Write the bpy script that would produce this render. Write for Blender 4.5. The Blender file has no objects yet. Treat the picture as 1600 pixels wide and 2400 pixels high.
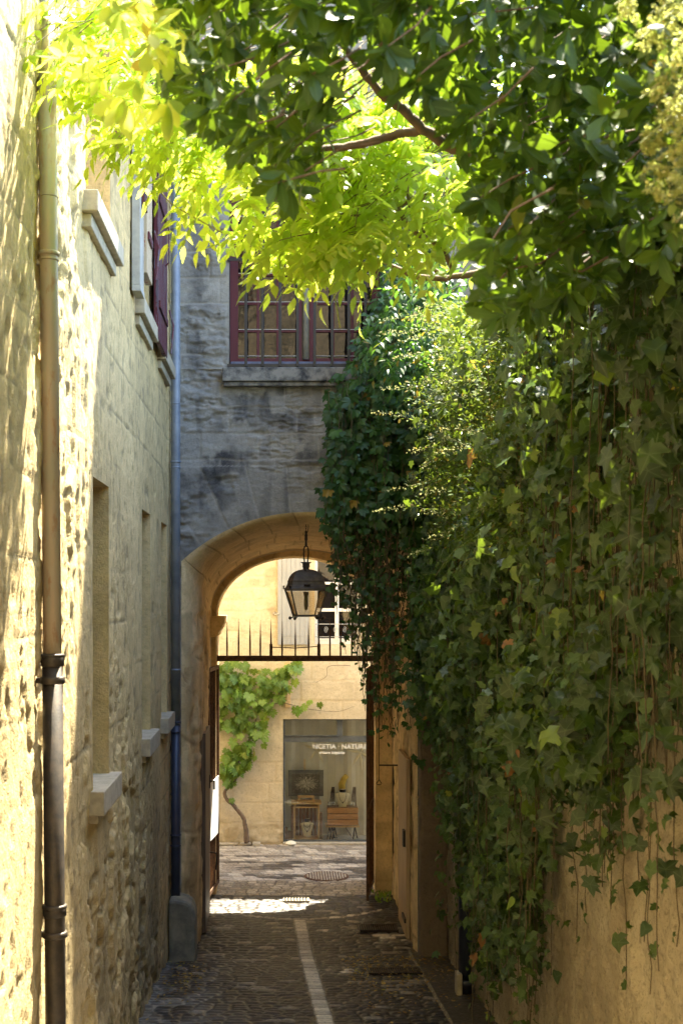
import bpy, math, random
import numpy as np
R = math.radians
random.seed(7); rng = np.random.default_rng(11)
S = bpy.context.scene
COL = S.collection
EYE = 3.77
def P(px, py, Y):            # where a point of the photograph stands, for a known distance Y
    return np.array([(px-645)*Y/3000.0, Y, EYE-(py-1400)*Y/3000.0])
# ---------------------------------------------------------------- noise
def _h(ix, iy, s):
    n = (ix.astype(np.int64)*374761393 + iy.astype(np.int64)*668265263 + s*974634777) & 0xffffffff
    n = ((n ^ (n >> 13))*1274126177) & 0xffffffff
    n = (n ^ (n >> 16)) & 0xffffffff
    return n/4294967295.0
def vn(x, y, s=0):
    ix = np.floor(x); iy = np.floor(y); fx = x-ix; fy = y-iy
    fx = fx*fx*fx*(fx*(fx*6-15)+10); fy = fy*fy*fy*(fy*(fy*6-15)+10)
    a = _h(ix, iy, s); b = _h(ix+1, iy, s); c = _h(ix, iy+1, s); d = _h(ix+1, iy+1, s)
    return (a+(b-a)*fx)*(1-fy)+(c+(d-c)*fx)*fy
def fbm(x, y, o=4, s=0):
    t = 0; a = .5; m = 0
    for i in range(o):
        t = t+a*vn(x, y, s+i*17); m += a; x = x*2.03+5.1; y = y*2.03+1.7; a *= .5
    return t/m
def sst(a, b, x):
    t = np.clip((x-a)/(b-a), 0, 1); return t*t*(3-2*t)
def blocks(u, v, ch, w0, w1, s=0, warp=.02):
    u = u+warp*(fbm(u*3, v*3, 2, s+5)-.5); v = v+warp*(fbm(u*3+9, v*3, 2, s+9)-.5)
    r = np.floor(v/ch); hr = _h(r, r*0+3, s); w = w0+(w1-w0)*_h(r, r*0+7, s)
    uu = u/w+hr*7; c = np.floor(uu)
    du = np.minimum(uu-c, 1-(uu-c))*w; dv = np.minimum(v/ch-r, 1-(v/ch-r))*ch
    return np.minimum(du, dv), _h(c, r, s+1)
# ---------------------------------------------------------------- materials
class G:
    def __init__(s, name):
        s.m = bpy.data.materials.new(name); s.m.use_nodes = True; s.t = s.m.node_tree; s.t.nodes.clear()
        s.out = s.t.nodes.new('ShaderNodeOutputMaterial')
    def n(s, ty, ins=None, **kw):
        x = s.t.nodes.new('ShaderNode'+ty)
        for k, v in kw.items(): setattr(x, k, v)
        if ins:
            for k, v in ins.items():
                i = x.inputs[k]
                if hasattr(v, 'is_output') or isinstance(v, bpy.types.NodeSocket): s.t.links.new(v, i)
                else: i.default_value = v
        return x
    def attr(s, a): return s.n('Attribute', attribute_name=a).outputs['Fac']
    def pos(s): return s.n('NewGeometry').outputs['Position']
    def mapped(s, sc=(1,1,1), src=None):
        return s.n('Mapping', {'Vector': src or s.pos(), 'Scale': sc}).outputs[0]
    def noise(s, scale, detail=4, rough=.6, vec=None, dist=0.):
        return s.n('TexNoise', {'Vector': vec or s.pos(), 'Scale': scale, 'Detail': detail, 'Roughness': rough, 'Distortion': dist}).outputs['Fac']
    def mr(s, v, a, b, c=0., d=1.):
        return s.n('MapRange', {'Value': v, 'From Min': a, 'From Max': b, 'To Min': c, 'To Max': d}).outputs[0]
    def math(s, op, a, b=0.):
        return s.n('Math', {0: a, 1: b}, operation=op).outputs[0]
    def mix(s, f, a, b, mode='MIX'):
        x = s.n('Mix', data_type='RGBA', blend_type=mode)
        for i, v in ((0, f), (6, a), (7, b)):
            if isinstance(v, bpy.types.NodeSocket): s.t.links.new(v, x.inputs[i])
            else: x.inputs[i].default_value = v if i == 0 else (*v[:3], 1)
        return x.outputs[2]
    def bump(s, h, st=.5, d=.01, nrm=None):
        ins = {'Height': h, 'Strength': st, 'Distance': d}
        if nrm: ins['Normal'] = nrm
        return s.n('Bump', ins).outputs[0]
    def pb(s, **k):
        return s.n('BsdfPrincipled', {a.replace('_', ' '): b for a, b in k.items()}).outputs[0]
    def end(s, sh): s.t.links.new(sh, s.out.inputs[0]); return s.m
def C(*c): return (*c, 1)
def stone(name, c1, c2, cj, cst, pit=.5, bs=1., fine=(1,1,1), rough=.9, mot=.35):
    g = G(name)
    vec = g.mapped(fine)
    n1 = g.noise(1.3, 5, .6, vec); n2 = g.noise(9, 6, .7, vec); n3 = g.noise(70, 4, .7, vec)
    col = g.mix(g.mr(n1, .35, .65), c1, c2)
    col = g.mix(g.mr(g.attr('tone'), 0, 1, 0, .45), col, tuple(.55*v for v in c2))
    col = g.mix(g.mr(n2, .45, .75, 0, .55), col, tuple(v*1.25 for v in c1))
    col = g.mix(g.mr(n3, .55, .75, 0, pit), col, tuple(v*.35 for v in c2))
    n4 = g.noise(26, 5, .7, vec); col = g.mix(g.mr(n4, .52, .66, 0, mot), col, tuple(v*.45 for v in c2))
    st = g.math('MULTIPLY', g.attr('stain'), g.mr(n2, .3, .6, .35, 1.))
    col = g.mix(st, col, cst)
    col = g.mix(g.math('MULTIPLY', g.attr('joint'), g.mr(n2, .3, .6, .4, .9)), col, cj)
    h = g.math('ADD', g.math('MULTIPLY', n2, 1.), g.math('MULTIPLY', n3, .35))
    return g.end(g.pb(Base_Color=col, Roughness=rough, Normal=g.bump(h, .7*bs, .02)))
def plain(name, c, rough=.6, metal=0., c2=None, sc=8., st=.2, var=.6, **k):
    g = G(name); n = g.noise(sc, 5, .65)
    col = g.mix(g.mr(n, .4, .65, 0, 1), c, c2 or tuple(v*var for v in c))
    return g.end(g.pb(Base_Color=col, Roughness=rough, Metallic=metal, Normal=g.bump(g.noise(sc*8, 3), st, .004), **k))
def leafmat(name, cols, trans, tr=.4, rough=.4, vein=None, spec=.5, coat=0.):
    g = G(name)
    rp = g.n('ValToRGB', {'Fac': g.attr('rnd')}); e = rp.color_ramp.elements
    e[0].position = cols[0][0]; e[0].color = C(*cols[0][1]); e[1].position = cols[-1][0]; e[1].color = C(*cols[-1][1])
    for p, c in cols[1:-1]:
        x = e.new(p); x.color = C(*c)
    col = rp.outputs[0]
    col = g.mix(g.mr(g.noise(25, 3), .4, .7, 0, .35), col, (.02, .04, .01))
    if vein: col = g.mix(g.mr(g.attr('vein'), .86, .97, 0, .6), col, vein)
    nb = g.bump(g.attr('vein'), .25, .004)
    a = g.pb(Base_Color=col, Roughness=rough, Normal=nb, **{'Specular_IOR_Level': spec})
    tc = g.mix(.75, col, trans)
    tc = g.mix(g.mr(g.attr('rnd'), .93, .97, 0, 1), tc, (.5, .35, .04))
    b = g.n('BsdfTranslucent', {'Color': tc}).outputs[0]
    mx = g.n('MixShader', {0: tr, 1: a, 2: b}).outputs[0]
    return g.end(mx)
M = {}
M['left'] = stone('weathered_limestone', (.74,.56,.27), (.53,.40,.185), (.24,.19,.10), (.13,.11,.07), .45, 1.2)
M['gate'] = stone('grey_limestone', (.36,.34,.29), (.27,.26,.235), (.40,.37,.31), (.025,.025,.03), .5, 1.1)
M['pass'] = stone('ochre_limestone', (.88,.69,.38), (.76,.55,.26), (.22,.12,.05), (.10,.055,.02), .35, 1.)
M['shopw'] = stone('pale_ochre_limestone', (.66,.56,.37), (.57,.47,.29), (.58,.46,.28), (.30,.22,.11), .25, .6)
M['garden'] = stone('sandy_render', (.60,.51,.35), (.42,.34,.22), (.26,.19,.11), (.18,.13,.08), .8, 2.0, mot=.7)
M['pier'] = stone('dark_brown_stone', (.20,.14,.085), (.14,.10,.065), (.08,.05,.03), (.04,.028,.02), .4, 1.)  # dark brown tone of the right buttress
M['cream'] = plain('cream_render', (.66,.56,.38), .9, c2=(.56,.47,.31), sc=2)
M['sill'] = plain('cut_stone_sill', (.46,.40,.29), .85, c2=(.33,.29,.21), sc=14, st=.6)
M['gsill'] = plain('lichened_sill_stone', (.26,.245,.21), .9, c2=(.04,.04,.042), sc=9, st=.8)
M['guard'] = plain('worn_guard_stone', (.27,.25,.18), .8, c2=(.13,.125,.10), sc=6, st=.5)
M['iron'] = plain('dark_iron', (.03,.026,.024), .5, .6, c2=(.06,.04,.03), sc=30)
M['castiron'] = plain('cast_iron_pipe', (.055,.048,.042), .5, .5, c2=(.10,.08,.06), sc=12)
M['lantern'] = plain('lantern_painted_metal', (.085,.07,.058), .6, .1, c2=(.14,.115,.09), sc=14)
M['rust'] = plain('rusty_iron', (.16,.085,.045), .7, .3, c2=(.07,.035,.02), sc=25, st=.5)
M['blue'] = plain('blue_painted_zinc', (.25,.285,.33), .45, .1, c2=(.16,.19,.235), sc=5)
M['navy'] = plain('navy_painted_iron', (.028,.036,.065), .45, .1, c2=(.045,.052,.08), sc=7)
M['black'] = plain('black_paint', (.012,.012,.014), .4)
M['white'] = plain('white_paint', (.74,.73,.68), .5, c2=(.64,.63,.58))
M['sheet'] = plain('white_sheet', (.85,.86,.88), .5, c2=(.8,.81,.84))
M['bust'] = plain('ivory_velvet', (.85,.80,.62), .7, c2=(.80,.75,.57))
M['gold'] = plain('gold_scarf', (.70,.52,.10), .5, c2=(.5,.36,.06), sc=20)
M['greyframe'] = plain('grey_shop_frame', (.105,.115,.115), .45)
M['greyshut'] = plain('grey_painted_wood', (.34,.345,.335), .55, c2=(.30,.305,.30), sc=4)
M['shopback'] = plain('grey_interior', (.80,.78,.71), .9, c2=(.68,.665,.60), sc=2)
M['dark'] = plain('dark_interior', (.02,.018,.016), .9)
M['soil'] = plain('soil', (.10,.085,.055), 1, c2=(.06,.055,.03), sc=2)
M['barkm'] = plain('brown_bark', (.20,.13,.075), .85, c2=(.11,.075,.045), sc=18, st=.9)
M['stem'] = plain('thin_stem', (.16,.12,.06), .8, c2=(.10,.075,.04), sc=18)
M['gstem'] = plain('green_stem', (.25,.30,.08), .7, c2=(.30,.24,.10), sc=9)
M['tile'] = plain('roof_tile', (.42,.22,.13), .9, c2=(.33,.17,.1), sc=6)
M['silver'] = plain('silver_metal', (.6,.58,.5), .25, .9)
def copper():
    g = G('weathered_zinc_pipe'); n = g.noise(3, 4, .6, g.mapped((6,6,.8)))
    n2 = g.noise(6, 5, .7, g.mapped((4,4,1.2)))
    col = g.mix(g.mr(n, .38, .6), (.40,.38,.30), (.50,.39,.28)); col = g.mix(g.mr(n2, .55, .72, 0, .9), col, (.36,.17,.08))
    return g.end(g.pb(Base_Color=col, Roughness=.55, Metallic=.25, Normal=g.bump(n2, .2, .004)))
M['zinc'] = copper()
def redpaint(name, c, under, amt, vs=(30,30,2.5)):
    g = G(name); n = g.noise(1, 6, .7, g.mapped(vs)); n2 = g.noise(40, 4)
    f = g.mr(g.math('ADD', n, g.math('MULTIPLY', n2, .25)), amt, amt+.05)
    col = g.mix(f, c, under)
    return g.end(g.pb(Base_Color=col, Roughness=.55, Normal=g.bump(f, .5, .003)))
M['red'] = redpaint('peeling_red_paint', (.085,.006,.012), (.10,.07,.09), .62)
M['redcream'] = redpaint('peeled_cream_wood', (.30,.045,.02), (.52,.42,.28), .50)
M['redframe'] = redpaint('dark_red_frame_paint', (.11,.011,.020), (.28,.22,.22), .80)
M['greyred'] = plain('pale_grey_frame_wood', (.42,.42,.38), .7, c2=(.30,.30,.28))
def wood(name, a, b, sc=(2,30,30)):
    g = G(name); n = g.noise(1, 5, .6, g.mapped(sc), 1.); return g.end(g.pb(Base_Color=g.mix(g.mr(n,.35,.65),a,b), Roughness=.6, Normal=g.bump(n,.3,.003)))
M['wood'] = wood('crate_pine', (.72,.38,.13), (.50,.24,.08), (6,6,60))
M['woodd'] = wood('dark_crate_wood', (.34,.19,.09), (.18,.09,.045), (60,6,6))
M['woodl'] = wood('light_wood', (.85,.62,.32), (.66,.42,.18), (6,6,60))
M['door'] = wood('old_door_wood', (.17,.11,.065), (.07,.045,.03), (25,25,2))
M['doorp'] = wood('pale_door_wood', (.50,.36,.20), (.33,.22,.12), (25,25,2))
def glass(name, tint, refl_rough=.02, t=.8, spec=1.):
    g = G(name)
    a = g.n('BsdfTransparent', {'Color': C(*tint)}).outputs[0]
    b = g.n('BsdfGlossy', {'Color': C(.9,.9,.9), 'Roughness': refl_rough}).outputs[0]
    lw = g.n('Fresnel', {'IOR': 1.3}).outputs[0]
    return g.end(g.n('MixShader', {0: g.mr(lw, 0, 1, 1-t, 1.), 1: a, 2: b}).outputs[0])
M['glass'] = glass('shop_glass', (.96,.97,.95), .01, .95)
M['lglass'] = glass('dusty_lantern_glass', (.80,.74,.64), .25, .88)
def winglass():
    g = G('old_window_glass'); nb = g.bump(g.noise(6, 2), .25, .01)
    return g.end(g.pb(Base_Color=C(.012,.010,.010), Roughness=.04, Normal=nb, **{'Specular_IOR_Level': .55, 'Coat_Weight': .15, 'Coat_Roughness': .03}))
M['wglass'] = winglass()
def photo_mat():
    g = G('radiating_flower_print')
    tc = g.n('TexCoord').outputs['Generated']; v = g.n('VectorMath', {0: tc, 1: (.5,.5,.5)}, operation='SUBTRACT').outputs[0]
    x = g.n('SeparateXYZ', {0: v}); ang = g.n('Math', {0: x.outputs[2], 1: x.outputs[0]}, operation='ARCTAN2').outputs[0]
    ln = g.n('VectorMath', {0: v}, operation='LENGTH').outputs['Value']
    cv = g.n('CombineXYZ', {0: g.math('MULTIPLY', ang, 5.), 1: g.math('MULTIPLY', ln, 5.)}).outputs[0]
    n = g.n('TexNoise', {'Vector': cv, 'Scale': 2.2, 'Detail': 4., 'Roughness': .6}).outputs['Fac']
    f = g.math('SUBTRACT', g.mr(n, .35, .62), g.mr(ln, .45, .7, 0, .8))
    return g.end(g.pb(Base_Color=g.mix(f, (.10,.09,.07), (.92,.88,.78)), Roughness=.6))
M['print'] = photo_mat()
def cobble():
    g = G('stone_setts')
    n = g.noise(30, 4, .7); n1 = g.noise(2.2, 4)
    rp = g.n('ValToRGB', {'Fac': g.attr('tone')}); e = rp.color_ramp.elements
    e[0].position = 0; e[0].color = C(.026,.022,.019); e[1].position = 1; e[1].color = C(.86,.77,.60)
    for p, c in ((.35,(.052,.044,.037)),(.5,(.085,.072,.058)),(.75,(.34,.29,.22))):
        x = e.new(p); x.color = C(*c)
    col = g.mix(g.mr(n, .4, .7, 0, .5), rp.outputs[0], (.035,.03,.025))
    col = g.mix(g.attr('joint'), col, (.035,.03,.025))
    col = g.mix(g.attr('stain'), col, (.26,.25,.22))
    return g.end(g.pb(Base_Color=col, Roughness=g.mr(n, .3, .7, .30, .62), Normal=g.bump(n, .4, .006)))
M['cobble'] = cobble()
# leaves
M['Lever'] = leafmat('evergreen_leaf', [(0,(.012,.038,.008)),(.5,(.026,.072,.012)),(.85,(.055,.12,.018)),(.94,(.13,.18,.02)),(.97,(.35,.17,.03)),(1,(.35,.17,.03))], (.32,.50,.02), .28, .42, (.08,.15,.04), spec=.3)
M['Lwist'] = leafmat('wisteria_leaf', [(0,(.10,.24,.03)),(.6,(.20,.38,.04)),(.93,(.36,.50,.07)),(1,(.48,.48,.08))], (.92,1.,.13), .66, .42)
M['Livy'] = leafmat('ivy_leaf', [(0,(.007,.020,.005)),(.4,(.022,.056,.011)),(.75,(.060,.112,.020)),(.93,(.20,.28,.035)),(.972,(.50,.38,.04)),(.985,(.25,.10,.03)),(1,(.25,.10,.03))], (.30,.44,.03), .26, .40, (.12,.18,.07))
M['Lcreep'] = leafmat('creeper_leaf', [(0,(.018,.055,.014)),(.6,(.035,.10,.020)),(.95,(.07,.16,.03)),(1,(.30,.20,.03))], (.18,.40,.03), .30, .45)
M['Lsmall'] = leafmat('small_vine_leaf', [(0,(.035,.078,.010)),(.5,(.070,.125,.015)),(.85,(.13,.17,.025)),(.95,(.22,.16,.03)),(1,(.26,.25,.10))], (.30,.40,.04), .32, .7, spec=.2)
M['Lbud'] = leafmat('cream_bud', [(0,(.24,.28,.10)),(1,(.42,.44,.24))], (.5,.5,.2), .35, .7, spec=.2)
M['Lyel'] = leafmat('yellow_blossom', [(0,(.20,.26,.06)),(.6,(.42,.45,.12)),(1,(.66,.64,.32))], (.65,.70,.18), .4, .6)
M['Lgrape'] = leafmat('grape_leaf', [(0,(.05,.13,.015)),(.5,(.14,.26,.03)),(1,(.30,.44,.06))], (.50,.70,.06), .40, .5, (.36,.48,.16))
M['Lilac'] = leafmat('lilac_blossom', [(0,(.30,.16,.38)),(1,(.50,.32,.55))], (.5,.3,.6), .4, .6)
M['Ldry'] = leafmat('dry_leaf', [(0,(.20,.11,.035)),(.5,(.34,.21,.06)),(.9,(.48,.34,.08)),(1,(.3,.35,.06))], (.4,.3,.08), .2, .7)
# ---------------------------------------------------------------- object helpers
def tag(o, label=None, cat=None, group=None, kind=None):
    if label: o['label'] = label
    if cat: o['category'] = cat
    if group: o['group'] = group
    if kind: o['kind'] = kind
    return o
def empty(name, loc, label, cat, group=None):
    o = bpy.data.objects.new(name, None); o.location = loc; o.empty_display_size = .1; COL.objects.link(o)
    return tag(o, label, cat, group)
def link(name, me, mat, parent=None, smooth=False):
    o = bpy.data.objects.new(name, me); COL.objects.link(o)
    if mat is not None: me.materials.append(M[mat] if isinstance(mat, str) else mat)
    if smooth and len(me.polygons): me.polygons.foreach_set('use_smooth', np.ones(len(me.polygons), bool))
    if parent is not None:
        o.parent = parent
        o.matrix_parent_inverse = parent_inv(parent)
    return o
from mathutils import Matrix, Vector
def parent_inv(p):
    chain = Matrix.Identity(4)
    q = p
    m = Matrix.Translation(q.location) @ q.rotation_euler.to_matrix().to_4x4()
    while q.parent is not None:
        m = q.matrix_parent_inverse @ m
        q = q.parent
        m = (Matrix.Translation(q.location) @ q.rotation_euler.to_matrix().to_4x4()) @ m
    return m.inverted()
class MB:
    def __init__(s): s.v = []; s.f = []
    def add(s, V, F):
        b = len(s.v); s.v += [tuple(map(float, p)) for p in V]; s.f += [tuple(int(i)+b for i in f) for f in F]; return s
    def box(s, a, b):
        x0,y0,z0 = a; x1,y1,z1 = b
        x0,x1 = min(x0,x1),max(x0,x1); y0,y1 = min(y0,y1),max(y0,y1); z0,z1 = min(z0,z1),max(z0,z1)
        return s.add([(x0,y0,z0),(x1,y0,z0),(x1,y1,z0),(x0,y1,z0),(x0,y0,z1),(x1,y0,z1),(x1,y1,z1),(x0,y1,z1)],
              [(0,3,2,1),(4,5,6,7),(0,1,5,4),(1,2,6,5),(2,3,7,6),(3,0,4,7)])
    def tube(s, pts, r, n=8, cap=True):
        pts = [np.array(p, float) for p in pts]; k = len(pts)
        if not hasattr(r, '__len__'): r = [r]*k
        V = []; F = []; up = None
        for i, p in enumerate(pts):
            d = pts[min(i+1,k-1)]-pts[max(i-1,0)]; d = d/(np.linalg.norm(d)+1e-9)
            if up is None: up = np.array([0,0,1.]) if abs(d[2]) < .9 else np.array([1.,0,0])
            a = np.cross(d, up); a /= np.linalg.norm(a)+1e-9; b = np.cross(a, d); up = b
            for j in range(n):
                t = 2*math.pi*j/n; V.append(p+r[i]*(math.cos(t)*a+math.sin(t)*b))
        for i in range(k-1):
            for j in range(n):
                F.append((i*n+j, i*n+(j+1)%n, (i+1)*n+(j+1)%n, (i+1)*n+j))
        if cap: F.append(tuple(range(n))[::-1]); F.append(tuple((k-1)*n+j for j in range(n)))
        return s.add(V, F)
    def lathe(s, prof, c=(0,0,0), n=24):
        V = []; F = []; k = len(prof)
        for r, z in prof:
            for j in range(n):
                t = 2*math.pi*j/n; V.append((c[0]+r*math.cos(t), c[1]+r*math.sin(t), c[2]+z))
        for i in range(k-1):
            for j in range(n): F.append((i*n+j, i*n+(j+1)%n, (i+1)*n+(j+1)%n, (i+1)*n+j))
        F.append(tuple(range(n))[::-1]); F.append(tuple((k-1)*n+j for j in range(n)))
        return s.add(V, F)
    def sphere(s, c, r, n=10):
        return s.lathe([(max(r*math.sin(math.pi*i/n),1e-4), -r*math.cos(math.pi*i/n)) for i in range(n+1)], c, 12)
    def ext(s, poly, y0, y1):     # polygon in XZ extruded along Y
        k = len(poly); V = [(x,y0,z) for x,z in poly]+[(x,y1,z) for x,z in poly]
        F = [tuple(range(k)), tuple(range(2*k-1,k-1,-1))]+[(i,(i+1)%k+0,(i+1)%k+k,i+k)[::-1] for i in range(k)]
        return s.add(V, F)
    def build(s, name, mat, parent=None, bevel=0, smooth=False):
        me = bpy.data.meshes.new(name); me.from_pydata(s.v, [], s.f); me.update()
        o = link(name, me, mat, parent, smooth)
        if bevel:
            b = o.modifiers.new('bevel', 'BEVEL'); b.width = bevel; b.segments = 2; b.limit_method = 'ANGLE'
        if smooth:
            try: me.shade_auto = True
            except Exception: pass
        return o
def npmesh(name, V, F4=None, F3=None, attrs=None, mat=None, parent=None, smooth=True):
    me = bpy.data.meshes.new(name)
    me.vertices.add(len(V)); me.vertices.foreach_set('co', np.ascontiguousarray(V, np.float32).ravel())
    loops = []; starts = []; n = 0
    if F4 is not None and len(F4): loops.append(F4.ravel()); starts.append(np.arange(len(F4))*4); n = len(F4)*4
    if F3 is not None and len(F3): loops.append(F3.ravel()); starts.append(n+np.arange(len(F3))*3)
    L = np.concatenate(loops).astype(np.int32); st = np.concatenate(starts).astype(np.int32)
    me.loops.add(len(L)); me.loops.foreach_set('vertex_index', L)
    me.polygons.add(len(st)); me.polygons.foreach_set('loop_start', st)
    me.update(calc_edges=True); me.validate()
    for k, a in (attrs or {}).items():
        at = me.attributes.new(k, 'FLOAT', 'POINT'); at.data.foreach_set('value', np.ascontiguousarray(a, np.float32).ravel())
    return link(name, me, mat, parent, smooth)
def grid(name, Pts, attrs, mat, parent=None, keep=None, flip=False, smooth=True):
    n, m = Pts.shape[:2]; I = np.arange(n*m).reshape(n, m)
    q = np.stack([I[:-1,:-1], I[1:,:-1], I[1:,1:], I[:-1,1:]], -1)
    if flip: q = q[..., ::-1]
    if keep is not None: q = q[keep]
    q = q.reshape(-1, 4)
    return npmesh(name, Pts.reshape(-1,3), q, None, {k: np.broadcast_to(v, (n,m)).ravel() for k, v in attrs.items()}, mat, parent, smooth)
def lines(segs):              # nonuniform coordinate list: [(a,b,step),...]
    out = []
    for a, b, st in segs:
        n = max(1, int(round((b-a)/st))); out.append(np.linspace(a, b, n, endpoint=False))
    return np.append(np.concatenate(out), segs[-1][1])
def snap(arr, vals):
    arr = arr.copy()
    for v in vals:
        i = int(np.argmin(np.abs(arr-v))); arr[i] = v
    return arr
# ================================================================ GROUND
def gz(Y): return np.where(Y < 13.5, .1*(13.5-Y), 0.)
g = MB().add([(-400,-400,-.12),(400,-400,-.12),(400,400,-.12),(-400,400,-.12)], [(0,1,2,3)]).build('ground', 'soil'); tag(g, kind='structure')
ys = lines([(-8,9.5,.12),(9.5,16.3,.0115),(16.3,17.0,.02)]); xs = lines([(-1.15,1.9,.0125)])
Yg, Xg = np.meshgrid(ys, xs, indexing='ij')
d, t = blocks(Xg+.05*np.sin(Yg*2), Yg+.06*(fbm(Xg*2,Yg*2,3,4)-.5)*2, .10, .10, .21, 3, .10)
tone = .02+.42*t**1.5+.45*(fbm(Xg*1.5,Yg*1.5,3,8)-.5)
tone = np.where(_h(np.floor(t*9999), np.floor(t*7777), 5) > .93, .66, tone)
jn = 1-sst(.004,.013,d); hh = .012*sst(0,.035,d)+.007*(t-.5)
cx = .408-(Yg-10.37)*.027; ad = np.abs(Xg-cx)
yw = Yg/.15+.35*vn(Yg*3,Yg*0,2); rr = np.floor(yw); dy = (.5-np.abs(yw-rr-.5))*.15
strip = (ad < .075+.012*_h(rr, rr*0, 4)) & (Yg < 14.9)
jd = np.minimum(.075-ad, dy); tone = np.where(strip, .78+.22*_h(rr, rr*0, 9), tone); jn = np.where(strip, 1-sst(.005,.018,jd), jn)
hh = np.where(strip, .012*sst(0,.02,jd), hh)
arc = 14.95+.26*((Xg-.28)/.75)**2; band = (np.abs(Yg-arc) < .045) & (np.abs(Xg-.28) < 1.0)
tone = np.where(band, .62+.2*t, tone)
pale = sst(.5,.62,fbm(Xg*2.5,Yg*1.2,4,31))*np.exp(-((Yg-14.3)/.75)**2)*sst(.35,.7,Xg) + np.exp(-((Yg-12.45)/.3)**2-((Xg-.7)/.32)**2)*.8  # glints and sheen on the setts, put into the tone as paler stones
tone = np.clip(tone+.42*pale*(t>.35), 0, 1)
slab = (Xg > 1.42) & (Yg < 13.6)
d2, t2 = blocks(Yg, Xg-1.42, .4, .5, .8, 12, .02); tone = np.where(slab, .34+.14*t2, tone); jn = np.where(slab, 1-sst(.003,.012,d2), jn); hh = np.where(slab, .02+.004*fbm(Xg*9,Yg*9,3,1), hh)
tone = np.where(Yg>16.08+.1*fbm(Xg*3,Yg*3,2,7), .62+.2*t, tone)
mort = sst(.48,.6,fbm(Xg*2,Yg*2,4,77))*sst(-.35,-.85,Xg)*sst(13.4,12.6,Yg)*.8
mort = np.clip(mort+sst(-.98,-1.08,Xg)*(Yg<13.4)*.6+.35*sst(.55,.66,fbm(Xg*3,Yg*3,4,99))*jn*sst(.1,-.5,Xg), 0, 1)*(.35+.65*jn+.3*(fbm(Xg*14,Yg*14,2,3)>.5))
Zg = gz(Yg)+hh+.012*(fbm(Xg*1.7,Yg*1.7,3,2)-.5)
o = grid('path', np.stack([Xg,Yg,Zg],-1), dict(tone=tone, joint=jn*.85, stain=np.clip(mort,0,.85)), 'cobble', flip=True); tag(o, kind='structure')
# street beyond
ys = lines([(17.0,19.6,.016)]); xs = lines([(-9,-1.3,.2),(-1.3,2.4,.016),(2.4,9,.2)])
Yg, Xg = np.meshgrid(ys, xs, indexing='ij')
d, t = blocks(Xg+.3*(Yg-17), Yg+.1*np.sin(Xg*1.3), .12, .13, .22, 21, .05)
tone = .70+.20*t; dark_patch = sst(.52,.58,fbm(Xg*1.6,Yg*4.5,4,55)); tone = tone-.26*dark_patch*(np.abs(Yg-17.9)<.8)*sst(-.1,.3,t+.2)  # irregular darker patches across the street setts
hh = .008*sst(0,.03,d)
o = grid('street', np.stack([Xg,Yg,hh-.005+.012*(Yg-17)*0],-1), dict(tone=tone, joint=(1-sst(.004,.012,d))*.55, stain=0*t), 'cobble', flip=True); tag(o, kind='structure')
# ================================================================ LEFT HOUSE
WX = -1.1
lowW = [(7.72,8.46),(10.57,11.27),(12.35,12.98)]; upW = [(7.42,8.53),(10.08,11.1),(12.0,13.0)]
LZ = (2.6,4.5); UZ = (6.12,8.3)
house = empty('stone_house', (-3,2,0), 'long weathered limestone house with two rows of deep set windows, left side of the alley', 'house')
ys = lines([(-8,4.9,.2),(4.9,13.5,.0185)]); zs = lines([(-.2,8.5,.0175),(8.5,12.5,.3)])
edges_y = [v for w in lowW+upW for v in w]; ys = snap(ys, edges_y); zs = snap(zs, [LZ[0],LZ[1],UZ[0],UZ[1]])
Yg, Zg = np.meshgrid(ys, zs, indexing='ij')
d, t = blocks(Yg, Zg, .36, .55, .95, 41, .03)
rough = sst(.42,.62,fbm(Yg*.9,Zg*.5,3,61))*.8+.35; rough = rough*np.where(Zg<2.4, 1.35, 1.)
rough = rough*(1-.45*sst(9,11,Yg)*sst(2.4,3.2,Zg))
h = .012*(fbm(Yg*2.5,Zg*2.0,3,1)-.5)+rough*(.012*(fbm(Yg*9,Zg*6,4,2)-.5)+.012*(fbm(Yg*34,Zg*26,3,6)-.5)-.020*sst(.50,.56,fbm(Yg*4.2,Zg*2.4,5,21))*sst(.2,.6,fbm(Yg*1.3,Zg*.9,2,23)))
pit = sst(.60,.74,fbm(Yg*11,Zg*9,3,13)); h = h-.016*pit*rough+.003*(t-.5)
jn = (1-sst(.002,.012,d))*sst(.35,.55,fbm(Yg*1.1,Zg*1.1,2,29)); h = h-.006*jn
near = np.ones_like(Yg)                                        # keep openings' edges straight
for (a,b) in lowW:
    dd = np.maximum(np.maximum(a-Yg,Yg-b), np.maximum(LZ[0]-Zg,Zg-LZ[1])); near = np.minimum(near, sst(.0,.16,dd))
for (a,b) in upW:
    dd = np.maximum(np.maximum(a-Yg,Yg-b), np.maximum(UZ[0]-Zg,Zg-UZ[1])); near = np.minimum(near, sst(.0,.16,dd))
h = h*(.12+.88*near)
yc = .5*(Yg[:-1,:-1]+Yg[1:,1:]); zc = .5*(Zg[:-1,:-1]+Zg[1:,1:]); keep = np.ones_like(yc, bool)
for (a,b) in lowW: keep &= ~((yc>a)&(yc<b)&(zc>LZ[0])&(zc<LZ[1]))
for (a,b) in upW: keep &= ~((yc>a)&(yc<b)&(zc>UZ[0])&(zc<UZ[1]))
stn = pit*.5+.55*sst(.5,.7,fbm(Yg*1.2,Zg*.4,4,7))*sst(3.2,1.2,Zg)+.3*jn+.55*sst(2.3,.2,Zg)*sst(.38,.62,fbm(Yg*3,Zg*2,4,71))
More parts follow.
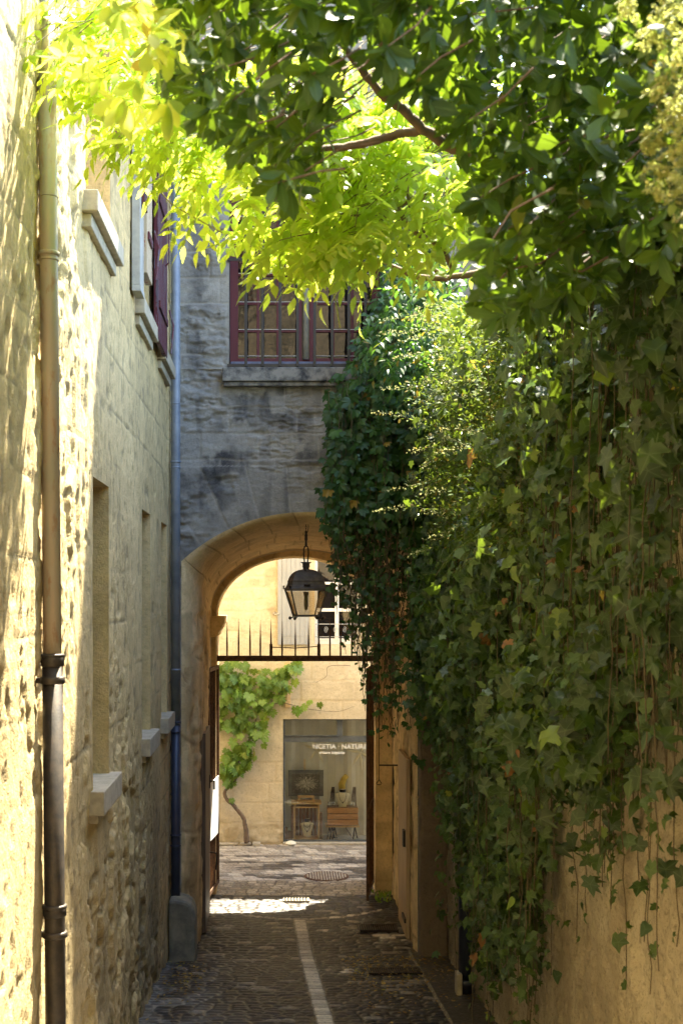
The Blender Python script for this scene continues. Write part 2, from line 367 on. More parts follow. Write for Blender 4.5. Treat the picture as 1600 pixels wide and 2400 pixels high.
for (a,b) in upW+lowW:
    zt = UZ[0] if (a,b) in upW else LZ[0]
    stn = stn+.35*sst(a-.1,a+.1,Yg)*sst(b+.1,b-.1,Yg)*sst(zt-1.2,zt-.15,Zg)*(Zg<zt)*fbm(Yg*14,Zg*.8,3,3)
grid('wall', np.stack([WX+h,Yg,Zg],-1), dict(tone=t*.7, joint=jn*.7*sst(.3,.5,fbm(Yg*3,Zg*3,2,50)), stain=np.clip(stn,0,.85)), 'left', house, keep)
w = MB(); w.box((-8,-8,-.2),(-8.2,13.5,12.5)); w.box((-8.2,-8.2,-.2),(WX-.03,-8,12.5)); w.build('rear_wall', 'cream', house)
r = MB(); r.ext([(-8.6,12.2),(-1.0,12.2),(-.75,12.35),(-4.6,14.2),(-8.85,12.35)], -8.3, 13.45); r.build('roof', 'tile', house)
def opening(a, b, z0, z1, low):
    m = MB(); e = .32; T = .04
    m.add([(WX,a,z0),(WX-e,a,z0),(WX-e,a,z1),(WX,a,z1)], [(0,1,2,3)])
    m.add([(WX,b,z0),(WX-e,b,z0),(WX-e,b,z1),(WX,b,z1)], [(3,2,1,0)])
    m.add([(WX,a,z1),(WX-e,a,z1),(WX-e,b,z1),(WX,b,z1)], [(0,1,2,3)])
    m.add([(WX,a,z0),(WX-e,a,z0),(WX-e,b,z0),(WX,b,z0)], [(3,2,1,0)])
    rv = m.build('window_reveal', 'left', house)
    f = MB(); x = WX-.25
    for q in ((a,a+.05),(b-.05,b)): f.box((x-.04,q[0]+.003,z0+.003),(x,q[1]-.003,z1-.003))
    for q in ((z0,z0+.06),(z1-.05,z1),((z0+z1)/2-.02,(z0+z1)/2+.02)): f.box((x-.035,a+.05,q[0]+.003),(x-.003,b-.05,q[1]-.003))
    fo = f.build('window', 'greyred', house)
    MB().box((x-.06,a+.01,z0+.01),(x-.045,b-.01,z1-.01)).build('pane', 'wglass', fo)
    s = MB(); k = .076 if low else .08
    s.box((WX-.2,a-.05,z0-.145 if low else z0-.12),(WX+k+.0,b+.45*(b-a)*0+.10+(.3 if low else 0)*0,z0+.004))
    s.box((WX-.1,a+.0,z0-.20),(WX+k*.45,b+.05,z0-.146 if low else z0-.121))
    s.build('sill', 'sill', house, bevel=.008)
sl = [(7.80,8.95),(10.66,11.65),(12.5,13.37)]
for a,b in lowW: opening(a,b,*LZ,True)
for a,b in upW: opening(a,b,*UZ,False)
# shutters of the second upper window
def shutter(y0, y1, z0, z1, mat, x=WX+.045, th=.04, label=None):
    m = MB(); n = 4 if y1-y0 > .5 else 2
    for i in range(n):
        a = y0+(y1-y0)*i/n; b = y0+(y1-y0)*(i+1)/n
        m.box((x,a+.003,z0+.01*random.random()),(x+th,b-.003,z1))
    o = m.build('shutter', mat, house, bevel=.003)
    if label: o['label'] = label
    for zz in (z0+.28, z0+1.2, z1-.25): MB().box((x+th+.002,y0+.03,zz),(x+th+.016,y1-.08,zz+.06)).build('hinge_strap', 'red', o)
    k = MB(); k.tube([(x+th+.02,(y0+y1)/2,z0+.75),(x+th+.05,(y0+y1)/2,z0+.78),(x+th+.05,(y0+y1)/2,z0+1.1)], .008, 6); k.build('stay_hook', 'red', o); k = MB()
    k.tube([(x+th+.02,y1-.02,z0+.45),(x+th+.06,y1-.03,z0+.3),(x+th+.045,y1-.12,z0+.02)], .009, 6)
    k.build('latch', 'red', o)
    return o
shutter(11.12,12.05,6.02,8.15,'red',label='dark red shutter leaf with peeling paint folded back on the wall')
shutter(10.14,10.56,6.34,8.2,'redcream',x=WX+.03,th=.055,label='peeling cream and red folded shutter leaf')
MB().box((WX+.01,9.72,6.15),(WX+.075,9.98,8.25)).box((WX+.01,9.72,6.10),(WX+.08,9.99,6.149)).build('shutter', 'greyred', house, bevel=.004)['label'] = 'pale grey narrow shutter leaf'
# small hardware
MB().box((WX+.08,9.8,6.75),(WX+.11,9.92,6.95)).build('shutter_dog', 'red', house)
# ================================================================ GATEHOUSE
GY = 13.5; XL, XR = -.99, 1.5
gh = empty('gatehouse', (.3,15,0), 'tall grey limestone building pierced by the arched passage, barred red window above', 'building')
def arcz(x): return 2.735+np.sqrt(np.maximum(1.935**2-(x-.33)**2, 0))
wx0,wx1,wz0,wz1 = -.486,1.12,6.18,8.4
xs = lines([(-1.16,XL,.0125),(XL,XR,.0125),(XR,2.35,.0125)]); xs = snap(xs, [wx0,wx1,XL,XR])
iL = int(np.argmin(abs(xs-XL))); iR = int(np.argmin(abs(xs-XR)))
def frontpart(name, lo_fn, hi, cols, nz, extra=None):
    x = xs[cols]; s = np.linspace(0,1,nz); lo = lo_fn(x)
    Z = lo[:,None]+(hi-lo)[:,None]*s[None,:]; X = np.repeat(x[:,None], nz, 1)
    d, t = blocks(X, Z, .275, .42, .75, 71, .03)
    rad = np.hypot(X-.33, Z-2.735); an = np.arctan2(X-.33, Z-2.735); na = .175; ia = np.floor(an/na+.5)
    dv = np.minimum(np.abs(an/na+.5-ia), 1-np.abs(an/na+.5-ia))*na*rad
    vz = (Z < 5.16) & (Z > 3.6); d = np.where(vz, np.minimum(dv, np.abs(Z-5.16)), d); t = np.where(vz, _h(ia, ia*0+2, 5), t)
    jn = 1-sst(.003,.014,d); ledge = sst(.45,.65,fbm(X*2,Z*3,3,81))
    h = .04*(fbm(X*3,Z*9,4,82)-.5)*(.35+ledge)+.028*(fbm(X*14,Z*30,3,84)-.5)*(.35+ledge)-.022*ledge*sst(.52,.58,fbm(X*5,Z*16,4,88))+.012*(t-.5)-.008*jn
    h = h*(1-.55*np.exp(-((X-.25)/.6)**2-((Z-5.0)/.6)**2))
    ed = np.minimum.reduce([sst(0,.05,np.abs(Z-lo[:,None])), np.ones_like(X)])
    wd = np.maximum(np.maximum(wx0-X,X-wx1), np.maximum(wz0-Z,Z-wz1)); ed = np.minimum(ed, sst(0,.08,wd)*.8+.2)
    h = h*ed
    def bl(cx,cz,sx,sz,rot=0):
        u = (X-cx)*math.cos(rot)+(Z-cz)*math.sin(rot); v = -(X-cx)*math.sin(rot)+(Z-cz)*math.cos(rot); return np.exp(-(u/sx)**2-(v/sz)**2)
    st = 1.2*bl(-.42,5.72,.13,.34,-.5)+1.1*bl(-.60,5.15,.12,.28,-.25)+.8*bl(-.80,7.1,.14,.7)+.9*bl(-.1,6.05,.45,.07)+.7*bl(-.85,6.3,.1,.5)
    st = st+.7*bl(.35,5.3,.22,.10)+.8*bl(.38,5.22,.12,.05)+.7*bl(-.62,4.75,.06,.35,.4)+.6*bl(-.35,4.8,.05,.3,.25)+.7*bl(.12,4.85,.035,.3)+.5*bl(-1,4.9,.1,.5)
    st = st+.55*sst(.52,.7,fbm(X*1.5,Z*1.2,4,91))+.4*sst(.5,.65,fbm(X*9,Z*1.0,3,93))*(Z<6.1)
    st = .85*st*sst(.32,.55,fbm(X*6,Z*5,4,95))
    white = sst(1.0,1.1,X)*(Z>6)
    grid(name, np.stack([X, GY-h, Z],-1), dict(tone=t*.6*(1-white), joint=jn*.55, stain=np.clip(st,0,.92)*(1-.9*white)), 'gate', gh)
n = len(xs)
lo = lambda x: np.where((x>=XL-1e-6)&(x<=XR+1e-6), arcz(x), 0.)
frontpart('wall', arcz, np.full(iR-iL+1, wz0), np.arange(iL,iR+1), 150)
frontpart('wall', lambda x: x*0-.05, np.full(iL+1, wz0), np.arange(0,iL+1), 460)
frontpart('wall', lambda x: x*0-.05, np.full(n-iR, wz0), np.arange(iR,n), 300)
a0 = int(np.argmin(abs(xs-wx0))); a1 = int(np.argmin(abs(xs-wx1)))
frontpart('wall', lambda x: x*0+wz0, np.full(a0+1, wz1), np.arange(0,a0+1), 180)
frontpart('wall', lambda x: x*0+wz0, np.full(n-a1, wz1), np.arange(a1,n), 120)
HT = 17.8
m = MB(); m.add([(-1.16,GY,wz1),(2.35,GY,wz1),(2.35,GY,HT),(-1.16,GY,HT)], [(0,1,2,3)])
m.box((-8.2,GY,-.1),(-1.16,GY+.3,HT)); m.build('upper_wall', 'gate', gh)
MB().add([(2.35,GY,-.1),(2.35,17.1,-.1),(2.35,17.1,HT),(2.35,GY,HT)], [(0,1,2,3)]).build('side_wall', 'cream', gh)
MB().add([(-8.2,GY-.1,HT),(2.45,GY-.1,HT),(2.45,17.3,HT+.1),(-8.2,17.3,HT+.1)], [(0,1,2,3)]).build('roof', 'tile', gh)
# passage: jambs and vault as one skin
def section(L, Rr, spring, b, seg=None, nj=110, na=260):
    c = (L+Rr)/2; a = (Rr-L)/2
    pts = [(L, z) for z in np.linspace(-.05, spring, nj, endpoint=False)]
    for i in range(na+1):
        th = math.pi*(1-i/na); x = c+a*math.cos(th)
        z = arcz(np.array(x)) if seg else spring+b*math.sin(th)
        pts.append((x, float(z)))
    sr = float(arcz(np.array(Rr))) if seg else spring
    pts += [(Rr, z) for z in np.linspace(sr, -.05, nj+1)[1:]]
    return np.array(pts)
s0 = section(XL, XR, float(arcz(np.array(XL))), 0, True)
s1 = section(-.815, 1.48, 3.87, .65); s2 = section(-.815, 1.48, 3.615, .76)
rows = []; yv = []
for i in range(13):
    s = i/12; k = math.sin(s*math.pi/2)**.9; rows.append(s0*(1-k)+s1*k); yv.append(GY+.62*(1-math.cos(s*math.pi/2))**.85)
for i in range(1, 90):
    s = i/89; rows.append(s1*(1-s)+s2*s); yv.append(GY+.62+(16.2-GY-.62)*s)
Rw = np.array(rows); Yv = np.array(yv)[:,None]+0*Rw[...,0]
ln = np.concatenate([[0], np.cumsum(np.hypot(*(s1[1:]-s1[:-1]).T))])[None,:]+0*Rw[...,0]
d, t = blocks(ln, Yv, .46, .30, .34, 17, .02); 
jn = 1-sst(.002,.010,d)
isj = (Rw[...,1] < 3.6)
nrm = np.stack([Rw[...,0]-.33, Rw[...,1]-2.8], -1); nrm /= np.linalg.norm(nrm, axis=-1, keepdims=True)+1e-6
nrm[isj] = np.stack([np.sign(Rw[...,0]-.33), 0*Rw[...,0]], -1)[isj]
h = (.012*(fbm(ln*4,Yv*4,3,1)-.5)+.010*jn)+isj*(.05*(fbm(ln*2.5,Yv*6,4,3)-.5)+.03*sst(.55,.7,fbm(ln*6,Yv*9,3,9)))*sst(0,.05,Yv-GY)
h[:2] *= .3
Pt = np.stack([Rw[...,0]+nrm[...,0]*h, Yv, Rw[...,1]+nrm[...,1]*h], -1)
st = isj*.42*sst(.50,.64,fbm(ln*1.5,Yv*7,4,5))+.25*sst(.55,.7,fbm(ln*3,Yv*3,3,8))
grid('passage_vault', Pt, dict(tone=t*.6, joint=jn*.75, stain=np.clip(st,0,.8)), 'pass', gh, flip=False)
# rear ring
s3 = section(-.75, 1.27, 3.53, .76)
def band(name, A, B, ya, yb, k, mat, amp=.006):
    s = np.linspace(0,1,k)[:,None,None]; W = A[None]*(1-s)+B[None]*s; Y = np.repeat(np.linspace(ya,yb,k)[:,None], len(A), 1)
    l = np.concatenate([[0], np.cumsum(np.hypot(*(s3[1:]-s3[:-1]).T))])[None,:]+0*Y
    an = np.floor(l/.36); dd = np.minimum(l/.36-an,1-l/.36+an)*.36
    Pn = np.stack([W[...,0], Y, W[...,1]], -1); Pn[...,1] += amp*(fbm(l*5,Y*9+W[...,0]*3,3,4)-.5)*2
    grid(name, Pn, dict(tone=_h(an,an*0,3)*.5, joint=(1-sst(.003,.012,dd))*.6, stain=.5*sst(.5,.68,fbm(l*2,Y*3,3,12))), mat, gh)
band('rear_arch_face', s2, s3, 16.2, 16.215, 4, 'pass')
band('rear_arch_soffit', s3, s3, 16.215, 17.1, 14, 'pass', 0)
# plaster fillet at the vault edge
m = MB(); m.tube([(x, 16.19, z) for x, z in (s2*.97+s3*.03)[105:375:5]], .013, 6); m.build('mortar_fillet', 'cream', gh)
# rear outer wall (street side)
m = MB(); nn = len(s3)
F = []
V = [(x,17.1,z) for x,z in s3]+[((-8.2 if x < .26 else 2.35),17.1,z) for x,z in s3]+[(x,17.1,HT) for x,z in s3]
iA = 110; iB = nn-111
for i in range(nn-1):
    if i < iA or i >= iB: F.append((i,i+1,nn+i+1,nn+i))
    else: F.append((i,i+1,2*nn+i+1,2*nn+i))
m.add(V, F); m.add([(-8.2,17.1,3.53),(-.75,17.1,3.53),(-.75,17.1,HT),(-8.2,17.1,HT),(1.27,17.1,3.53),(2.35,17.1,3.53),(2.35,17.1,HT),(1.27,17.1,HT)], [(0,1,2,3),(4,5,6,7)])
m.build('street_wall', 'cream', gh)
# impost mouldings
for sx, x in ((1,-.75),(-1,1.27)):
    m = MB(); pr = [(0,3.26),(.03,3.28),(.035,3.33),(.075,3.38),(.085,3.42),(.105,3.44),(.105,3.53),(0,3.53)]
    pr = [(x-sx*.09, z) if p == 0 else (x+sx*p, z) for p, z in pr]
    m.ext(pr if sx > 0 else pr[::-1], 16.15, 17.15); m.build('impost', 'pass', gh, bevel=.004)
# window above the arch
wn = MB(); Fy = 13.70
m = MB(); e = .3
for q in (wx0, wx1): m.add([(q,GY-.0,wz0),(q,GY+e,wz0),(q,GY+e,wz1),(q,GY,wz1)], [(0,1,2,3)])
m.add([(wx0,GY,wz1),(wx0,GY+e,wz1),(wx1,GY+e,wz1),(wx1,GY,wz1)], [(0,1,2,3)]); m.add([(wx0,GY,wz0),(wx0,GY+e,wz0),(wx1,GY+e,wz0),(wx1,GY,wz0)], [(3,2,1,0)])
m.build('window_reveal', 'gsill', gh)
f = MB(); cxw = .325
f.box((wx0+.003,Fy-.03,wz0+.10),(wx0+.088,Fy+.05,wz1)); f.box((wx1-.09,Fy-.03,wz0+.10),(wx1-.003,Fy+.05,wz1)); f.box((wx0+.088,Fy-.028,wz1-.1),(wx1-.09,Fy+.05,wz1-.003))
f.box((wx0+.088,Fy-.028,wz0+.102),(wx1-.09,Fy+.05,wz0+.145))
f.box((cxw-.085,Fy-.045,wz0+.104),(cxw-.04,Fy+.045,wz1-.1)); f.box((cxw+.04,Fy-.045,wz0+.104),(cxw+.085,Fy+.045,wz1-.1)); 
rowsz = [3.77+(1400-q)*13.65/3000 for q in (774,709,642,575,508,441)]
cols = [cxw-.085-.135*0]
for sx in (-1,1):
    xa = (wx0+.088 if sx < 0 else cxw+.085); xb = (cxw-.085 if sx < 0 else wx1-.09)
    for k in (1,2):
        xx = xa+(xb-xa)*k/3; f.box((xx-.014,Fy-.018,wz0+.145),(xx+.014,Fy+.03,wz1-.1))
    for zz in rowsz:
        f.box((xa,Fy-.014,zz-.013),(xb,Fy+.028,zz+.013))
fo = f.build('window', 'redframe', gh, bevel=.003)
MB().tube([(cxw,Fy-.05,wz0+.13),(cxw,Fy-.05,wz1-.12)], .034, 10).build('window_post', 'greyred', fo, smooth=True)
MB().box((wx0+.02,Fy+.004,wz0+.12),(wx1-.02,Fy+.012,wz1-.02)).build('pane', 'wglass', fo)
w = MB()
for sx in (-1,1):
    xa = (wx0+.088 if sx < 0 else cxw+.085); xb = (cxw-.085 if sx < 0 else wx1-.09)
    for zz in rowsz+[wz0+.155]: w.box((xa+.005,Fy-.022,zz+.0135),(xb-.005,Fy-.002,zz+.019))
w.build('putty', 'white', fo)
MB().box((wx0+.01,Fy-.10,wz0+.004),(wx1-.01,Fy+.05,wz0+.099)).build('window_ledge', plain('blue_grey_ledge',(.17,.19,.27),.6), gh, bevel=.012)
s = MB(); s.box((-.555,13.37,6.03),(1.18,13.78,6.178)); s.box((-.545,13.40,5.985),(1.17,13.49,6.028)); s.build('window_sill', 'gsill', gh, bevel=.012)
b = MB()
for q in (576,615,656,697,737,778,817,856,893): b.box((P(q,0,13.45)[0]-.015,13.44,6.20),(P(q,0,13.45)[0]+.015,13.464,8.15))
for zz in (6.21,7.33): b.box((wx0-.02,13.466,zz-.018),(wx1+.02,13.482,zz+.018))
b.build('window_bars', 'black', gh, bevel=.002)
# passage doors
dr = empty('wooden_door', (-.8,14.6,0), 'narrow dark wooden door in the left wall of the passage behind the guard stone', 'door')
m = MB(); m.box((-.83,14.25,.03),(-.775,15.2,2.25)); m.build('panel', 'door', dr, bevel=.005)
k = MB(); k.tube([(-.775,15.1,1.6),(-.72,15.1,1.6),(-.72,15.1,1.5)], .012, 6); k.tube([(-.775,15.15,.75),(-.70,15.14,.74),(-.69,15.1,.68),(-.70,15.12,.55)], .010, 6); k.box((-.775,15.05,1.52),(-.765,15.16,1.68)); k.build('latch', 'iron', dr)
dr = empty('wooden_door', (1.45,14.6,0), 'pale wooden door edge with black lock plate, right wall of the passage', 'door')
MB().box((1.43,14.0,.03),(1.475,14.9,2.0)).build('panel', 'doorp', dr, bevel=.005)
MB().box((1.405,14.08,1.02),(1.43,14.2,1.2)).box((1.41,14.0,.2),(1.43,14.3,.25)).build('lock', 'iron', dr)
# bell pull
bp = empty('bell_pull', (1.42,15.6,2.2), 'thin iron bell pull with triangular handle on the right passage wall', 'bell pull')
zb = 3.77-(1794-1400)*15.4/3000; xb = (888-645)*15.4/3000
m = MB(); m.tube([(1.47,15.4,zb),(xb,15.4,zb)], .010, 6); m.build('bracket', 'iron', bp)
m = MB(); zt = 3.77-(1828-1400)*15.4/3000
m.tube([(xb,15.4,zb+1.0),(xb,15.4,zt)], .005, 5); m.tube([(xb,15.4,zt),(xb-.03,15.4,zt-.045),(xb-.02,15.4,zt-.06),(xb+.02,15.4,zt-.06),(xb+.03,15.4,zt-.045),(xb,15.4,zt)], .006, 6); m.build('pull', 'iron', bp)
# ================================================================ IRON GATE
ga = empty('iron_gate', (.26,16.5,0), 'rusty iron gate, both barred leaves folded open under a spiked bar in the arch', 'gate')
GYY = 16.5; zb0 = 3.77-(1550-1400)*GYY/3000; zb1 = 3.77-(1537-1400)*GYY/3000
m = MB(); m.box((-.755,GYY-.035,zb0),(1.275,GYY+.035,zb1)); m.box((-.755,GYY-.05,zb0+.02),(1.275,GYY-.036,zb1-.018)); m.build('crossbar', 'rust', ga, bevel=.004)
for q in (532,559,586,610,635,661,692,723,747,773,798,824,850):
    x = P(q,0,GYY)[0]; m = MB(); zt = 3.77-(1453+random.uniform(-3,4)-1400)*GYY/3000
    m.tube([(x,GYY,zb1-.01),(x,GYY,zb1+.16),(x+random.uniform(-.003,.003),GYY,zt)], [.012,.0135,.0015], 6)
    if q in (635,747): m.box((x-.020,GYY-.02,zb1),(x+.020,GYY+.02,zb1+.15)); 
    m.build('spike', 'rust', ga)
xa = P(635,0,GYY)[0]; xb_ = P(747,0,GYY)[0]; zz = 3.77-(1517-1400)*GYY/3000
MB().tube([(xa,GYY,zz),((xa+xb_)/2,GYY,zz-.012),(xb_,GYY,zz+.01)], .007, 6).build('tie_rod', 'rust', ga)
def leaf_gate(h, nend, zt, label):
    h = np.array(h); e = np.array(nend); d = e-h; L = np.linalg.norm(d); d /= L; nn_ = np.array([-d[1],d[0]])
    z0 = .10
    f = MB()
    def bar(s0_, s1_, za, zb, w=.018):
        a = h+d*s0_; b = h+d*s1_
        pts = [a-nn_*w/2, b-nn_*w/2, b+nn_*w/2, a+nn_*w/2]
        f.add([(*p, za) for p in pts]+[(*p, zb) for p in pts], [(0,3,2,1),(4,5,6,7),(0,1,5,4),(1,2,6,5),(2,3,7,6),(3,0,4,7)])
    bar(0,.035,z0,zt,.035); bar(L-.035,L,z0-.04,zt,.035)
    for z in (z0,z0+1.05,zt-.05): bar(.036,L-.036,z,z+.05,.03)
    fo = f.build('leaf', 'rust', ga); fo['label'] = label
    for i in range(8):
        s_ = .035+(L-.07)*(i+1)/9; f = MB()
        def vb():
            a = h+d*s_; f.tube([(a[0],a[1],z0+.02),(a[0],a[1],zt-.02)], .009, 6)
        vb(); f.build('bar', 'rust', fo)
    f = MB(); a = h+d*.5*L; 
    return fo
leaf_gate((-.735,16.45),(-.82,15.66),2.90,'left gate leaf of upright bars folded back along the wall')
leaf_gate((1.25,16.45),(1.125,15.62),2.90,'right gate leaf seen almost edge on')
# white notice on left leaf
hh0 = np.array([-.725,16.40]); hh1 = np.array([-.79,15.72]); off = np.array([.02,0])
def onleaf(px, py):          # point of the leaf plane under a photo pixel
    s = np.linspace(-.1,1.1,600); pts = hh0+(hh1-hh0)*s[:,None]; q = 645+pts[:,0]*3000/pts[:,1]; i = int(np.argmin(abs(q-px))); X,Y = pts[i]; return (X+.0,Y,EYE-(py-1400)*Y/3000)
a = onleaf(492,0); b = onleaf(511,0)
zA = (EYE-(1837-1400)*a[1]/3000, EYE-(1972-1400)*a[1]/3000); zB = (EYE-(1818-1400)*b[1]/3000, EYE-(1952-1400)*b[1]/3000)
m = MB(); m.add([(a[0],a[1],zA[1]),(b[0],b[1],zB[1]),(b[0],b[1],zB[0]),(a[0],a[1],zA[0]),(a[0]+.006,a[1],zA[1]),(b[0]+.006,b[1],zB[1]),(b[0]+.006,b[1],zB[0]),(a[0]+.006,a[1],zA[0])],
   [(0,1,2,3),(7,6,5,4),(0,4,5,1),(1,5,6,2),(2,6,7,3),(3,7,4,0)])
tag(m.build('notice_board', 'sheet'), 'blank white notice sheet fixed to the open left gate leaf', 'notice')
# ================================================================ LANTERN
la = empty('hanging_lantern', (0,0,0), 'old dark metal street lantern hanging on a chain under the arch', 'lantern')
la.location = ((717-645)*13.75/3000, 13.75, 0); la.rotation_euler = (0,0,R(9)); la.scale = (.94,.94,1)
LX, LY = la.location[0], la.location[1]
def lz(py): return EYE-(py-1400)*13.75/3000
def sq(prof, n=4, rot=True):
    """square-section solid of revolution, half widths"""
    m = MB(); k = len(prof); V = []; F = []
    for w_, z in prof:
        for sx_, sy_ in ((-1,-1),(1,-1),(1,1),(-1,1)): V.append((sx_*w_, sy_*w_, z))
    for i in range(k-1):
        for j in range(4): F.append((i*4+j, i*4+(j+1)%4, (i+1)*4+(j+1)%4, (i+1)*4+j))
    F.append((3,2,1,0)); F.append(tuple((k-1)*4+j for j in range(4)))
    m.add(V, F); return m
def lpart(m, name, mat, par=la, **k):
    o = m.build(name, mat, None, **k); o.parent = par; return o
U = 13.75/3000
lpart(MB().lathe([(.045,lz(1205)),(.05,lz(1203)),(.012,lz(1201)),(.012,lz(1186))], n=16).tube([(0,0,lz(1200)),(0,0,lz(1217))], .009, 8), 'ceiling_hook', 'iron')
ch = MB()
for i in range(5):
    z = lz(1220+i*5.2); c = []
    for k in range(13):
        t_ = 2*math.pi*k/12; u = .008*math.cos(t_); v = .016*math.sin(t_); c.append((u,0,z+v) if i % 2 else (0,u,z+v))
    ch.tube(c, .0025, 5)
ch.tube([(0,0,lz(1213)),(.022,0,lz(1220)),(.028,0,lz(1235)),(.02,0,lz(1246)),(.006,0,lz(1250))], .004, 6)
lpart(ch, 'chain', 'iron')
lpart(MB().lathe([(.010,lz(1282)),(.014,lz(1277)),(.011,lz(1268)),(.018,lz(1265)),(.016,lz(1258)),(.018,lz(1254)),(.013,lz(1252)),(.014,lz(1246)),(.008,lz(1244))], n=14), 'swivel', 'iron')
lp = MB(); 
for y_ in (-1,1):
    pass
lp.tube([(-.027,-.10,lz(1372)),(-.027,-.115,lz(1345)),(-.027,-.05,lz(1318)),(-.027,0,lz(1300)),(-.026,0,lz(1287)),(-.015,0,lz(1281)),(0,0,lz(1279)),(.015,0,lz(1281)),(.026,0,lz(1287)),(.027,0,lz(1300)),(.027,.05,lz(1318)),(.027,.115,lz(1345)),(.027,.19,lz(1372))], .0085, 8)
lp.box((-.06,-.212,lz(1374)),(.01,-.195,lz(1370)))
lpart(lp, 'yoke', 'iron', smooth=True)
lpart(MB().lathe([(.035,lz(1338)),(.036,lz(1330)),(.046,lz(1328)),(.04,lz(1326)),(.042,lz(1321)),(.065,lz(1318.5)),(.062,lz(1317.5))], n=20), 'vent_cap', 'lantern')
prof = [(.213,lz(1382))]
prof = [(.218,lz(1385)),(.218,lz(1379)),(.205,lz(1377)),(.190,lz(1371)),(.182,lz(1364)),(.184,lz(1362.5)),(.184,lz(1360.5)),(.178,lz(1359)),(.165,lz(1351)),(.140,lz(1344)),(.105,lz(1338.5)),(.065,lz(1335.5)),(.035,lz(1334.5))]
lpart(sq(prof), 'dome', 'lantern', bevel=.004)
fr = MB(); zt_, zb_ = lz(1385), lz(1443)
for sx_, sy_ in ((-1,-1),(1,-1),(1,1),(-1,1)): fr.tube([(sx_*.205,sy_*.205,zt_),(sx_*.128,sy_*.128,zb_)], .009, 4)
for (w_, z_, q_) in ((.135,zb_,.010),):
    fr.box((-w_,-w_,z_-.012),(w_,-w_+.02,z_+.008)); fr.box((-w_,w_-.02,z_-.012),(w_,w_,z_+.008)); fr.box((-w_,-w_+.02,z_-.012),(-w_+.02,w_-.02,z_+.008)); fr.box((w_-.02,-w_+.02,z_-.012),(w_,w_-.02,z_+.008))
lpart(fr, 'frame', 'lantern')
for sx_, sy_ in ((-1,-1),(1,-1),(1,1),(-1,1)):
    m = MB(); m.tube([(sx_*.125,sy_*.125,zb_-.008),(sx_*.135,sy_*.135,zb_-.022),(sx_*.150,sy_*.150,zb_-.026)], .007, 6); m.sphere((sx_*.158,sy_*.158,zb_-.028), .019); lpart(m, 'ball_foot', 'iron', smooth=True)
    m = MB(); m.lathe([(.004,0),(.013,.004),(.006,.012),(.012,.026),(.003,.042)], (sx_*.222,sy_*.222,lz(1381)), 10); lpart(m, 'finial', 'iron')
for i in range(4):
    m = MB(); a_, b_ = .198, .124; t_ = i*math.pi/2
    q = [(-a_,-a_,zt_-.004),(a_,-a_,zt_-.004),(b_,-b_,zb_+.008),(-b_,-b_,zb_+.008)]
    q = [(x*math.cos(t_)-y*math.sin(t_), x*math.sin(t_)+y*math.cos(t_), z) for x,y,z in q]; m.add(q, [(0,1,2,3)]); lpart(m, 'glass_pane', 'lglass')
lpart(MB().lathe([(.03,lz(1387)),(.03,lz(1394)),(.022,lz(1396)),(.024,lz(1405)),(.026,lz(1420)),(.018,lz(1428)),(.004,lz(1431))], n=14), 'bulb', plain('clear_bulb',(.45,.40,.30),.2))
# ================================================================ SHOP BUILDING
SY = 19.5; k_ = SY/3000
def sx(px): return (px-645)*k_
def sz(py): return EYE-(py-1400)*k_
sh = empty('shop_house', (0,21,0), 'pale ochre stone shop house across the street, seen through the arch', 'house')
ox0,ox1,oz0,oz1 = sx(663),sx(1230),sz(1975),sz(1686)  # opening widened to the right, out of view, to let more light in
ux0,ux1,uz0,uz1 = sx(737),sx(845),sz(1511),5.1
xs2 = lines([(-9,-1.4,.3),(-1.4,2.6,.016),(2.6,9,.3)]); zs2 = lines([(-.05,4.6,.016),(4.6,7.6,.2)])
xs2 = snap(xs2, [ox0,ox1,ux0,ux1]); zs2 = snap(zs2, [oz0,oz1,uz0,uz1])
Xg, Zg = np.meshgrid(xs2, zs2, indexing='ij')
d, t = blocks(Xg+.13, Zg-.02, .31, .50, .85, 111, .03); d3, t3 = blocks(Xg, Zg, .17, .18, .36, 131, .09)
rub = sst(3.1,3.2,Zg)*sst(.05,-.0,Xg); d = np.where(rub>.5, d3, d); t = np.where(rub>.5, t3, t)
jn = 1-sst(.004,.016,d)
low = sst(.75,.3,Zg+.3*fbm(Xg*2,Zg*2,3,3))
h = .006*(t-.5)+.012*(fbm(Xg*4,Zg*4,4,9)-.5)-.004*jn+low*.03*(fbm(Xg*9,Zg*9,4,8)-.5)+rub*.02*(fbm(Xg*8,Zg*8,3,2)-.5)
xc = .5*(Xg[:-1,:-1]+Xg[1:,1:]); zc = .5*(Zg[:-1,:-1]+Zg[1:,1:])
keep = ~((xc>ox0)&(xc<ox1)&(zc>oz0)&(zc<oz1)) & ~((xc>ux0)&(xc<ux1)&(zc>uz0)&(zc<uz1))
st = low*.75*sst(.3,.6,fbm(Xg*6,Zg*6,4,44))+.5*sst(.58,.7,fbm(Xg*3,Zg*5,4,45))*rub
grid('wall', np.stack([Xg,SY-h,Zg],-1), dict(tone=t*.35, joint=jn*.5, stain=np.clip(st,0,.85)), 'shopw', sh, keep)
MB().add([(-9,SY,7.6),(9,SY,7.6),(9,24,8.6),(-9,24,8.6)], [(0,1,2,3)]).add([(-9,SY-.25,7.55),(9,SY-.25,7.55),(9,SY-.25,7.68),(-9,SY-.25,7.68),(-9,SY,7.68),(9,SY,7.68),(-9,SY,7.55),(9,SY,7.55)], [(0,1,2,3),(3,2,5,4),(0,6,7,1)]).build('roof', 'tile', sh)
MB().box((-9,23.9,-.05),(9,24,8.5)).build('back_wall', 'cream', sh)
